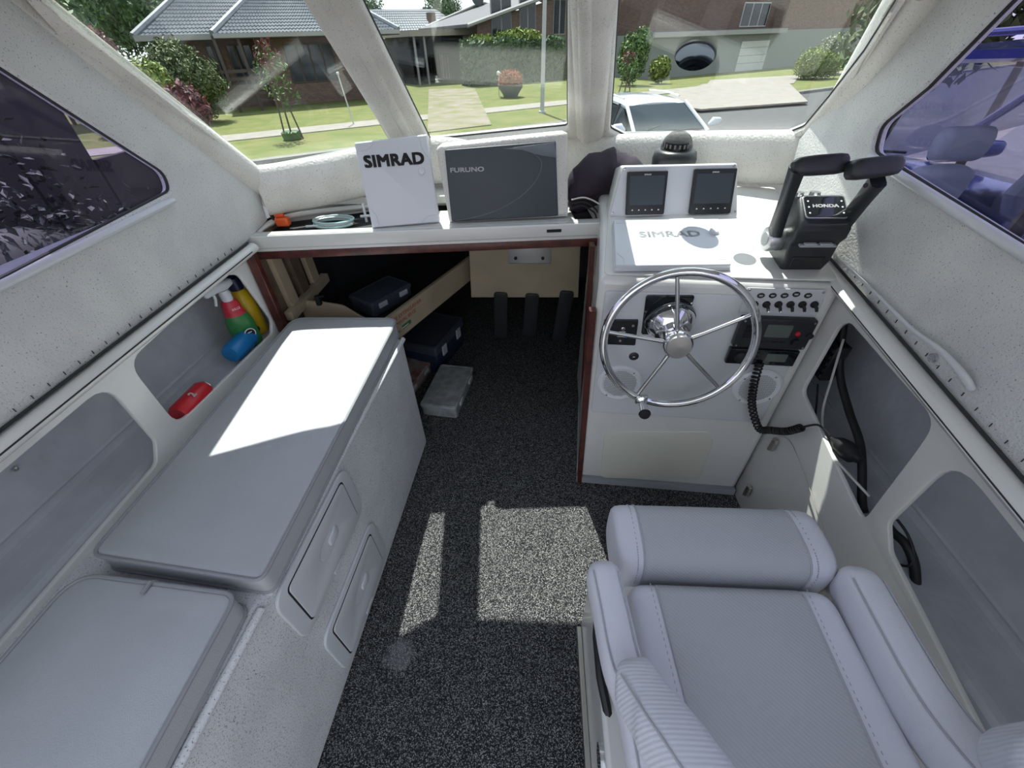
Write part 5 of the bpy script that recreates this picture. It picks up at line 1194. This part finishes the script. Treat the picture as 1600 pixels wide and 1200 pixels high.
# carport, side fence, gate
D2 = 20.0
c0 = ond(640, 48, D2); c1 = ond(742, 44, D2); cs0, cs1 = sd_(c0)[0], sd_(c1)[0]; czz = (c0.z+c1.z)/2
g = thing('carport', 'flat-roofed pale carport at the end of the gravel driveway', 'carport', S((cs0+cs1)/2, D2+2))
hbox('roof', 'beige_wall', g, cs0-0.2, cs1+1.6, D2-0.5, D2+6, czz-0.32, czz)
for s in (cs0+0.1, cs0+0.8): hbox('post', 'fascia', g, s, s+0.12, D2-0.2, D2-0.08, GZ, czz-0.3)
hbox('back_wall', 'fence_dark', g, cs0, cs1+1.6, D2+5.6, D2+5.8, GZ, czz-0.3)
hbox('side_wall', 'fence_dark', g, cs0, cs0+0.1, D2+0.5, D2+5.6, GZ, czz-0.3)
g = thing('driveway_gate', 'black metal gate with upright bars under the carport', 'gate', S(cs0+1.6, D2+1))
for k in range(10): hbox('bar', 'beige_wall' if k > 6 else 'tyre', g, cs0+0.9+k*0.22, cs0+0.94+k*0.22, D2+0.9, D2+0.94, GZ+0.1, GZ+1.7)
hbox('top_rail', 'tyre', g, cs0+0.9, cs0+3.1, D2+0.88, D2+0.96, GZ+1.6, GZ+1.7); hbox('bottom_rail', 'tyre', g, cs0+0.9, cs0+3.1, D2+0.88, D2+0.96, GZ+0.15, GZ+0.25)
fa_, fb_ = onz(655, 168, GZ), onz(668, 128, GZ)
fa_ = S(sd_(fa_)[0], 11.0); fb_ = S(cs0-0.5, 24.0)
g = thing('paling_fence', 'weathered timber paling fence between the house and the carport', 'fence', (fa_+fb_)/2)
N = 60
for k in range(N):
    p = lerp(fa_, fb_, k/N); d = (fb_-fa_).normalized(); F = frame(p, d, Vector((-d.y, d.x, 0)))
    MB().box(((fb_-fa_).length/N*0.47, 0, 0.85+0.02*math.sin(k*1.7)), ((fb_-fa_).length/N*0.9, 0.03, 1.7), F).build('paling', 'fence_wood', g, smooth=False)
# far roofs and beige gable
g = thing('far_house', 'distant house with grey tiled roof behind the fence', 'house', S(sd_(ond(630, 60, 34))[0], 36))
q = [ond(600, 62, 34), ond(650, 60, 34)]; fz = q[1].z; fs = sd_(q[0])[0]; fe = fs+9
hbox('wall', 'brick_brown', g, fs-3, fe, 34.5, 40, GZ, fz); tiles(g, S(fs-3.5, 34, fz), S(fe+0.5, 34, fz), S(fe-2, 38, fz+2.2), S(fs, 38, fz+2.2), 12, cols=40)
hbox('chimney', 'brick_dark', g, fe-3.6, fe-2.9, 36.0, 36.6, fz, fz+1.9)
g = thing('beige_shed', 'beige gabled shed rising behind the carport', 'shed', S(cs1, D2+8))
bz = ond(670, 42, D2+7).z; b0, b1 = sd_(ond(668, 40, D2+7))[0], sd_(ond(800, 40, D2+7))[0]
mid = sd_(ond(752, 6, D2+7)); mz = ond(752, 4, D2+7).z
GFm = frame(Vector((*S(0, D2+7).xy, 0)), SU, ZUP)
plate('gable_wall', 'beige_wall', [(b0, GZ), (b1+3, GZ), (b1+3, bz+0.4), (mid[0], mz), (b0, bz)], GFm, -0.2, 0.0, g)
MB().tube([S(b0-0.2, D2+6.9, bz), S(mid[0], D2+6.9, mz), S(b1+3.2, D2+6.9, bz+0.4)], 0.10, 6).build('barge_board', 'fascia', g)
dsh = S(mid[0]-0.5, D2+6.7, mz); 
g = thing('satellite_dish', 'dark satellite dish on the shed roof', 'dish', dsh)
MB().lathe([(0, 0.10), (0.3, 0.12), (0.5, 0.2), (0.52, 0.22), (0.3, 0.16), (0, 0.13)], frame(dsh+Vector((0, 0, 0.3)), (0.8, 0.3, 0.3), (0, 0, 1)), 20).build('reflector', 'charcoal', g); MB().tube([dsh-Vector((0, 0, 0.4)), dsh+Vector((0, 0, 0.3))], 0.04, 6).build('mast', 'charcoal', g)

# middle/right house with gable, brick wall and windows
D3 = 18.0
h2 = thing('house', 'brown brick house with a dark gable roof behind the clipped hedge', 'house', S(sd_(ond(850, 100, D3))[0], D3+4))
g0 = ond(728, 40, D3); gz0 = g0.z; gs0 = sd_(g0)[0]; gp = ond(832, 2, D3); gs1 = sd_(ond(1010, 60, D3))[0]
slope = (gp.z-gz0)/(sd_(gp)[0]-gs0); gm = (gs0+gs1)/2+1.5; gz1 = gz0+slope*(gm-gs0)
H2F = frame(Vector((*S(0, D3).xy, 0)), SU, ZUP)
plate('gable_wall', 'brick_brown', [(gs0+0.8, GZ), (gs1, GZ), (gs1, gz0), (gm, gz1-0.4), (gs0+0.8, gz0+0.1)], H2F, -0.25, 0.0, h2)
for q in ((S(gs0-0.2, D3-0.6, gz0-0.1), S(gm, D3-0.6, gz1)), (S(gm, D3-0.6, gz1), S(gs1+0.5, D3-0.6, gz0-0.1))):
    MB().hexa([q[0], q[1], q[1]+SN*9, q[0]+SN*9, q[0]+ZUP*0.16, q[1]+ZUP*0.16, q[1]+SN*9+ZUP*0.16, q[0]+SN*9+ZUP*0.16]).build('roof_slope', 'roof_dark', h2, smooth=False)
    MB().tube([q[0]+ZUP*0.08-SN*0.05, q[1]+ZUP*0.08-SN*0.05], 0.12, 6).build('barge_board', 'fascia', h2)
for px0, px1 in ((770, 800), (812, 836), (862, 880)):
    house_window(h2, xx(px0, D3), xx(px1, D3), gz0-0.6, gz0+1.3, D3, 1, mf='fascia')
# clipped hedge in front of it
ha, hb_ = onz(742, 133, GZ), onz(884, 124, GZ); 
a0, a1 = sd_(ond(738, 100, 15.5))[0], sd_(ond(882, 100, 15.5))[0]; hz = ond(800, 62, 15.5).z
g = thing('clipped_hedge', 'dense clipped green hedge in front of the brown brick house', 'hedge', S((a0+a1)/2, 15.5))
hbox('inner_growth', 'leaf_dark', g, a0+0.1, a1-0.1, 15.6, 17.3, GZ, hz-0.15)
rnd = random.Random(5); mb = MB()
for _ in range(5200):
    f = rnd.random(); s = rnd.uniform(a0, a1)
    if f < 0.65: p = S(s, 15.5+rnd.uniform(-.12, .12), rnd.uniform(GZ, hz))
    elif f < 0.9: p = S(s, rnd.uniform(15.5, 17.3), hz+rnd.uniform(-.2, .12))
    else: p = S(a0 if rnd.random() < .5 else a1, rnd.uniform(15.5, 17.3), rnd.uniform(GZ, hz))
    n_ = Vector((rnd.gauss(0, 1), rnd.gauss(-.6, 1), rnd.gauss(.5, 1))).normalized(); x = n_.orthogonal().normalized(); y = n_.cross(x); q = 0.13*rnd.uniform(.6, 1.3)
    mb.add([p-x*q, p-y*q*.6, p+x*q, p+y*q*.6], [(0, 1, 2, 3)])
o = mb.build('foliage', 'leaf_dark', g, smooth=False); o['kind'] = 'stuff'
foliage('young_growth', 'leaf_lime', [(*S(lerp(a0, a1, .55), 16.4, hz+0.15), 1.8, 0.9, 0.45), (*S(lerp(a0, a1, .15), 16.2, hz+0.05), 1.0, 0.8, 0.3)], 900, 0.16, g, 8)
# garage wing on the right
D4 = 10.8
r0 = xx(1008, D4); r1 = xx(1205, D4); zl = ond(1022, 30, D4).z; zr = ond(1195, 68, D4).z
h3 = thing('garage', 'pale rendered garage wing with brick upper storey on the right', 'garage', S((r0+r1)/2, D4+3))
gzt = (zl+zr)/2
hbox('wall', 'render_wall', h3, r0+0.4, r1+14, D4, D4+7, GZ, gzt)
hbox('fascia', 'fascia', h3, r0, r1, D4-0.5, D4-0.35, gzt-0.15, gzt+0.10)
hbox('roof', 'roof_dark', h3, r0, r1, D4-0.45, D4+1.5, gzt+0.0, gzt+0.14)
dq = [ond(1140, 125, D4), ond(1190, 66, D4)]
gd = hbox('garage_door', 'garage_white', h3, xx(1150, D4), xx(1192, D4), D4-0.05, D4+0.02, GZ, gzt-0.55)
for k in range(4): hbox('panel_joint', 'fascia', gd, xx(1150, D4), xx(1192, D4), D4-0.06, D4-0.045, GZ+0.45*(k+1), GZ+0.45*(k+1)+0.03)
hbox('upper_wall', 'brick_dark', h3, r0+1.6, r1+0.5, D4+1.2, D4+7, gzt, gzt+3.0)
house_window(h3, xx(1140, D4+1.2), xx(1178, D4+1.2), gzt+0.25, gzt+1.6, D4+1.2, 2, mf='garage_white')
hbox('upper_wall', 'brick_brown', h3, r1+0.5, r1+14, D4+0.3, D4+7, gzt, gzt+2.5)

# ---- plants
P = lambda px, py: onz(px, py, GZ)
b = S(*sd_(ond(297, 140, 9.5))[:1], 9.5); zt = ond(280, 52, 9.5).z-GZ
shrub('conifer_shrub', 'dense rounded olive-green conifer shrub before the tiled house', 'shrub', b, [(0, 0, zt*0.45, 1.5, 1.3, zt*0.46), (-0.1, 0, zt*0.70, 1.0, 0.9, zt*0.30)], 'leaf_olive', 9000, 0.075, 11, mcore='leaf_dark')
b = S(*sd_(ond(212, 150, 7.6))[:1], 7.6)
shrub('maple_tree', 'tall dark red-leaved maple at the left edge of the windscreen', 'tree', b, [(-0.2, 0, 1.6, 0.75, 0.7, 0.8), (-0.9, 0.3, 2.5, 0.7, 0.7, 0.6), (0.2, 0, 0.9, 0.6, 0.6, 0.7), (-1.3, 0.4, 1.8, .6, .6, .7)], 'leaf_red', 4200, 0.10, 12, trunk=1.6, mcore='leaf_red')
b = S(*sd_(ond(256, 160, 7.0))[:1], 7.0)
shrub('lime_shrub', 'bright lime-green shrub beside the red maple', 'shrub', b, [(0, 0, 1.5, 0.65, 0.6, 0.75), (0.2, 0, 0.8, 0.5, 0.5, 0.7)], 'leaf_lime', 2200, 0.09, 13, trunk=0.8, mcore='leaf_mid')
b = S(*sd_(ond(306, 190, 6.0))[:1], 6.0)
shrub('red_shrub', 'low dark red-leaved shrub at the edge of the lawn', 'shrub', b, [(0, 0, 0.8, 0.65, 0.6, 0.8), (-0.6, 0.1, 0.7, 0.5, 0.5, 0.7)], 'leaf_red', 2200, 0.09, 14, trunk=0.5, mcore='leaf_red')
for k, (px, d_, h_, lab) in enumerate(((60, 13, 6.0, 'tall dark green tree at the far left behind the red maple'), (250, 31, 8.0, 'dark green tree rising behind the tiled roof ridge'), (585, 56, 8.0, 'dark green tree over the far rooftops, left'), (700, 50, 7.5, 'dark green tree over the far rooftops, beside the satellite dish'), (990, 30, 7.0, 'dark leafy tree standing left of the garage wing'), (120, 38, 9.5, 'dark green tree between the far left tree and the tiled roof'), (1352, 17, 9.0, 'dark green tree at the far right beyond the garage wing'))):
    b = S(sd_(ond(px, 100, d_))[0], d_)
    shrub('background_tree', lab, 'tree', b, [(0, 0, h_*0.62, h_*0.36, h_*0.33, h_*0.40), (h_*0.25, 0, h_*0.45, h_*0.25, h_*0.25, h_*0.28), (-h_*0.25, 0, h_*0.5, h_*0.25, h_*0.25, h_*0.3)], 'leaf_dark', 7000, 0.17, 20+k, trunk=h_*0.5, group='trees behind the houses')
b = S(sd_(ond(985, 115, 8.5))[0], 8.5); zt = ond(990, 45, 8.5).z-GZ
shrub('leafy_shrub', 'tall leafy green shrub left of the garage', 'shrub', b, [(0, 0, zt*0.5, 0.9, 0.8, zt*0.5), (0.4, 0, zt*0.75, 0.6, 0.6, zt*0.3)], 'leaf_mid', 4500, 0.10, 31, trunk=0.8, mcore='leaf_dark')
b = S(sd_(ond(1030, 115, 8.0))[0], 8.0)
shrub('yellow_shrub', 'low yellow-green shrub in front of the garage corner', 'shrub', b, [(0, 0, 0.7, 0.7, 0.6, 0.7)], 'leaf_lime', 900, 0.12, 32, mcore='leaf_mid')
b = P(1262, 124)
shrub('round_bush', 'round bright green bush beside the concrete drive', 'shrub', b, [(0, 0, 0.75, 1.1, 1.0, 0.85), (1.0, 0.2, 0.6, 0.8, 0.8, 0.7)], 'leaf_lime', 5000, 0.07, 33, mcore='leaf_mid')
b = P(1292, 116)
shrub('grey_bush', 'silvery grey flowering bush behind the round bright bush', 'shrub', b, [(0, 0, 1.2, 1.1, 0.9, 1.0)], 'leaf_grey', 3000, 0.08, 34)
b = P(1335, 128)
shrub('spiky_plant', 'dark green strappy plant at the right edge of the windscreen', 'plant', b, [(0, 0, 0.8, 0.9, 0.8, 0.9), (0.8, 0.6, 1.6, 0.9, 0.9, 1.2)], 'leaf_mid', 1500, 0.2, 35, mcore='leaf_dark')
b = P(1380, 118)
shrub('palm', 'green palm crown near the top of the right windscreen pane', 'palm', b, [(0.2, 0.5, 3.2, 1.3, 1.2, 0.9), (0.5, 0.2, 1.6, 1.2, 1.0, 1.4)], 'leaf_mid', 2200, 0.28, 36, trunk=2.8)
# planter of orange flowers
b = P(798, 152)
g = thing('flower_planter', 'grey bowl planter full of orange flowers on the lawn', 'planter', b)
MB().lathe([(0, 0), (0.35, 0), (0.42, 0.15), (0.62, 0.42), (0.64, 0.55), (0.56, 0.55), (0, 0.45)], frame(b, (1, 0, 0), (0, 1, 0)), 24).build('bowl', 'pot', g)
foliage('flowers', 'leaf_orange', [(b.x, b.y, b.z+0.75, 0.68, 0.68, 0.42)], 2000, 0.08, g, 41); core(g, [(b.x, b.y, b.z+0.7, 0.65, 0.65, 0.4)], 'leaf_orange', 0.6)
# garden light, pole, letter box
b = P(780, 150); g = thing('garden_light', 'small garden light on a thin stake beside the planter', 'garden light', b)
MB().tube([b, b+Vector((0, 0, 0.9))], 0.02, 6).build('stake', 'pole', g); MB().lathe([(0, 0.88), (0.09, 0.9), (0.09, 1.02), (0.0, 1.08)], frame(b, (1, 0, 0), (0, 1, 0)), 14).build('head', 'garage_white', g)
b = P(847, 176); g = thing('street_pole', 'grey metal street pole standing on the nature strip', 'pole', b)
MB().tube([b, b+Vector((0.02, 0, 2.6)), b+Vector((0.05, 0, 6.0))], [0.085, 0.075, 0.065], 12).build('shaft', 'pole', g); MB().lathe([(0, 0), (0.14, 0), (0.14, 0.05), (0.09, 0.08)], frame(b, (1, 0, 0), (0, 1, 0)), 16).build('base_flange', 'pole', g)
# sapling with stakes
def sapling(px, py, h_, lab, seed):
    b = P(px, py); g = thing('staked_sapling', lab, 'sapling', b, 'staked saplings on the nature strip')
    MB().tube([b, b+Vector((0.03, 0, h_*0.5)), b+Vector((-0.03, 0, h_))], [0.03, 0.025, 0.012], 6).build('stem', 'bark', g)
    for s in (-1, 1): MB().tube([b+Vector((s*0.3, 0.1, 0)), b+Vector((s*0.12, 0.02, h_*0.55))], 0.025, 6).build('stake', 'bark', g)
    MB().lathe([(0, 0.02), (0.28, 0.02), (0.30, 0.2), (0.24, 0.24), (0, 0.22)], frame(b, (1, 0, 0), (0, 1, 0)), 14).build('tree_guard', 'leaf_dark', g)
    foliage('foliage', 'leaf_mid', [(b.x, b.y, b.z+h_*0.75, 0.55, 0.5, h_*0.32), (b.x+0.3, b.y, b.z+h_*0.5, .4, .3, .3)], 260, 0.07, g, seed)
    foliage('new_leaves', 'leaf_red', [(b.x, b.y, b.z+h_*0.95, 0.4, 0.4, h_*0.18)], 120, 0.07, g, seed+1)
sapling(458, 218, 2.3, 'young staked sapling on the grass strip by the left footpath', 51)
sapling(975, 152, 1.6, 'young staked sapling on the grass above the white car', 53)
b = P(553, 195); g = thing('marker_stake', 'thin white marker stake on the lawn near the slanted pillar', 'stake', b); MB().tube([b, b+Vector((-0.15, 0, 1.5))], 0.025, 6).build('rod', 'garage_white', g); MB().lathe([(0, 0), (0.05, 0.02), (0.05, 0.08), (0, 0.1)], frame(b+Vector((-0.15, 0, 1.5)), (1, 0, 0), (0, 1, 0)), 8).build('cap', 'garage_white', g)

# ---- cars (built along local +X = forward, ground at z=0)
def car(name, lab, loc, rz, paint, L=4.3, W=1.82, H=1.58, gm='car_glass', zs=1.0):
    g = thing(name, lab, 'car', loc, None, rz)
    hw = W/2; f = L/2
    # lower body sections along x: (x, half width, z bottom, shoulder z)
    sec = [(-f, hw*0.80, 0.40, 0.86), (-f+0.12, hw*0.93, 0.30, 0.98), (-f*0.6, hw, 0.24, 1.00), (-0.1, hw, 0.22, 0.98), (f*0.30, hw, 0.24, 0.97), (f*0.62, hw*0.99, 0.24, 0.93), (f*0.88, hw*0.92, 0.28, 0.84), (f, hw*0.74, 0.36, 0.70)]
    R = []
    for x, w_, z0, z1 in sec:
        z1 *= zs
        R.append([Vector((x, s, z)) for s, z in ((-w_*0.9, z0), (-w_, z0+0.12), (-w_, (z0+z1)/2), (-w_*0.98, z1-0.10), (-w_*0.88, z1-0.01), (-w_*0.5, z1+0.035), (0, z1+0.05), (w_*0.5, z1+0.035), (w_*0.88, z1-0.01), (w_*0.98, z1-0.10), (w_, (z0+z1)/2), (w_, z0+0.12), (w_*0.9, z0))])
    MB().rings(R).build('body_shell', paint, g, local=True, angle=50)
    # roof and pillars
    xs = (-f*0.86, -f*0.60, -f*0.05, f*0.16, f*0.47)      # tail, rear roof, front roof, windscreen base
    rw = hw*0.74; bw = hw*0.90
    rb, rfv = Vector((-f*0.66, 0, H)), Vector((f*0.08, 0, H-0.03))
    MB().rings([[Vector((x, s*w_, z-0.05*abs(s)**2)) for s in (-1, -.6, -.2, .2, .6, 1)]+[Vector((x, s*w_, z-0.09)) for s in (1, -1)] for x, w_, z in ((-f*0.76, rw*0.90, H-0.07), (-f*0.60, rw, H), (-f*0.25, rw*1.02, H+0.02), (f*0.02, rw, H-0.01), (f*0.12, rw*0.96, H-0.05))]).build('roof', paint, g, local=True, angle=50)
    zb = 0.96*zs
    # glasshouse panels
    def pane(nm, q, m=gm, t=0.012):
        n_ = (Vector(q[1])-Vector(q[0])).cross(Vector(q[-1])-Vector(q[0])).normalized()*t
        k = len(q); return MB().add([Vector(p)+n_ for p in q]+[Vector(p)-n_ for p in q], [tuple(range(k)), tuple(reversed(range(k, 2*k)))]+[(i, k+i, k+(i+1) % k, (i+1) % k) for i in range(k)]).build(nm, m, g, local=True, smooth=False)
    pane('windscreen', [(f*0.46, -bw*0.93, zb+0.03), (f*0.49, 0, zb+0.05), (f*0.46, bw*0.93, zb+0.03), (f*0.13, rw*0.93, H-0.09), (f*0.13, -rw*0.93, H-0.09)])
    pane('rear_window', [(-f*0.93, -bw*0.9, zb+0.02), (-f*0.93, bw*0.9, zb+0.02), (-f*0.76, rw*0.9, H-0.11), (-f*0.76, -rw*0.9, H-0.11)])
    for s in (-1, 1):
        pane('side_window', [(f*0.36, s*bw*0.985, zb), (f*0.02, s*bw*0.99, zb), (f*0.02, s*rw*1.01, H-0.11), (f*0.09, s*rw, H-0.12)])
        pane('side_window', [(-f*0.02, s*bw*0.99, zb), (-f*0.44, s*bw*0.985, zb), (-f*0.42, s*rw, H-0.11), (-f*0.02, s*rw*1.01, H-0.11)])
        pane('side_window', [(-f*0.48, s*bw*0.985, zb), (-f*0.80, s*bw*0.95, zb), (-f*0.70, s*rw*0.95, H-0.13), (-f*0.46, s*rw, H-0.11)])
        for a, b in (((f*0.50, s*bw*0.96, zb), (f*0.12, s*rw*0.97, H-0.06)), ((0.0, s*bw*0.985, zb), (0.0, s*rw, H-0.07)), ((-f*0.46, s*bw*0.985, zb), (-f*0.44, s*rw, H-0.07)), ((-f*0.90, s*bw*0.93, zb), (-f*0.75, s*rw*0.93, H-0.07))):
            MB().tube([a, b], 0.035, 8).build('pillar', paint if a[0] > 0.2 or a[0] < -f*0.7 else 'tyre', g, local=True)
        MB().sweep([(f*0.02, s*rw*0.92, H+0.015), (-f*0.25, s*rw*0.94, H+0.045), (-f*0.60, s*rw*0.92, H+0.02)], 0.018, 0.018, n=8).build('roof_rail', paint, g, local=True)
        mr = MB().sweep([(f*0.40, s*(hw+0.02), zb+0.08), (f*0.40, s*(hw+0.10), zb+0.12), (f*0.40, s*(hw+0.20), zb+0.12)], [0.03, 0.07, 0.06], [0.03, 0.075, 0.065], n=14, power=2.6, round_ends=True).build('mirror', paint, g, local=True)
        MB().box((f*0.99-0.10, s*hw*0.62, 0.70), (0.16, 0.40, 0.12)).build('headlight', 'lamp', g, local=True, bevel=0.03)
        for x in (-f*0.62, f*0.62):
            wf_ = frame(Vector((x, s*(hw-0.20), 0.34)), (1, 0, 0), (0, 0, 1)); sg = -1 if s > 0 else 1
            tw = MB().lathe([(0, 0.0), (0.30, 0.0), (0.34, 0.03*1), (0.34, 0.18), (0.31, 0.21), (0.22, 0.20)], wf_ if s < 0 else wf_ @ Matrix.Rotation(math.pi, 4, 'X'), 28).build('tyre', 'tyre', g, local=True)
            MB().lathe([(0.0, 0.20), (0.06, 0.205), (0.2, 0.19), (0.225, 0.20)], wf_ if s < 0 else wf_ @ Matrix.Rotation(math.pi, 4, 'X'), 20).build('wheel_rim', 'satin', tw, local=True)
    if gm != 'car_glass':
        for x in (f*0.0, -f*0.42):
            for s in (-1, 1):
                st_ = MB().sweep([(x, s*0.42, 0.75), (x-0.10, s*0.42, 1.10), (x-0.20, s*0.42, 1.55)], [0.26, 0.26, 0.22], [0.09, 0.09, 0.07], (1, 0, 0.2), 16, 3, round_ends=True).build('seat_back', 'car_seat', g, local=True)
                MB().sweep([(x-0.22, s*0.42-0.12, 1.74), (x-0.22, s*0.42+0.12, 1.74)], 0.06, 0.10, (0, 0, 1), 14, 3, round_ends=True).build('headrest', 'car_seat', st_, local=True)
        MB().box((0, 0, 0.72), (f*1.3, hw*1.6, 0.06)).build('cabin_floor', 'tyre', g, local=True)
    MB().box((f*0.985, 0, 0.52), (0.06, 0.9, 0.18)).build('grille', 'tyre', g, local=True, bevel=0.02)
    MB().tube([(f*0.47, -0.5, zb+0.07), (f*0.40, -0.05, zb+0.13)], 0.012, 6).build('wiper', 'tyre', g, local=True)
    return g
hd_ = math.atan2(-0.97, 0.27)
rc = onz(1000, 160, 0.50)
car('parked_car', 'small white car parked across the road below the right windscreen pane', (2.22, 10.1, GZ-0.10), hd_, 'car_white', 4.1, 1.74, 1.43)
# navy wagon right beside the boat
car('navy_wagon', 'navy blue wagon parked right beside the boat, seen through the tinted window', (3.15, 3.45, GZ-0.04), math.radians(94), 'car_navy', 5.2, 1.95, 2.27, 'car_clear', 1.38)

# ---- dark bushes and timber on the left of the boat
g = thing('boundary_fence', 'dark timber fence beyond the left tinted window', 'fence', (-2.6, 1.2, GZ))
for k in range(11): MB().box((-2.75, -0.9+0.42*k, 0.25 if k < 9 else 0.0), (0.04, 0.40, 2.3 if k < 9 else 1.8)).build('board', 'fence_dark', g, smooth=False)
MB().box((-2.70, 0.8, 0.55), (0.05, 3.8, 0.10)).build('rail', 'fence_wood', g, smooth=False)
b = Vector((-2.1, 1.5, GZ))
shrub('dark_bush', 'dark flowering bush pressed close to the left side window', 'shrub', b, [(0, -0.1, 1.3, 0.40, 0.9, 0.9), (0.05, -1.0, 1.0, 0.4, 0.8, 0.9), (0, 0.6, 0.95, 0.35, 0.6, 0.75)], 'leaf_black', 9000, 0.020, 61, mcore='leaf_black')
g = thing('white_pipe', 'white horizontal pipe outside the left tinted window', 'pipe', (-1.59, 1.3, GZ))
MB().tube([(-1.60, 0.3, 0.80), (-1.58, 1.3, 0.83), (-1.60, 2.0, 0.84)], 0.022, 8).build('rail', 'garage_white', g)
for y in (0.6, 1.9): MB().tube([(-1.59, y, GZ), (-1.59, y, 0.81)], 0.02, 8).build('post', 'fence_dark', g)

shrub('roadside_tree', 'rough-barked tree behind the navy wagon', 'tree', Vector((7.2, 8.2, GZ)), [(0, 0, 3.6, 2.2, 2.0, 1.8), (1.8, -1.2, 3.0, 1.8, 1.6, 1.6), (-1.0, 0.8, 2.6, 1.3, 1.2, 1.3)], 'leaf_olive', 7000, 0.13, 71, trunk=2.4, mcore='leaf_dark')
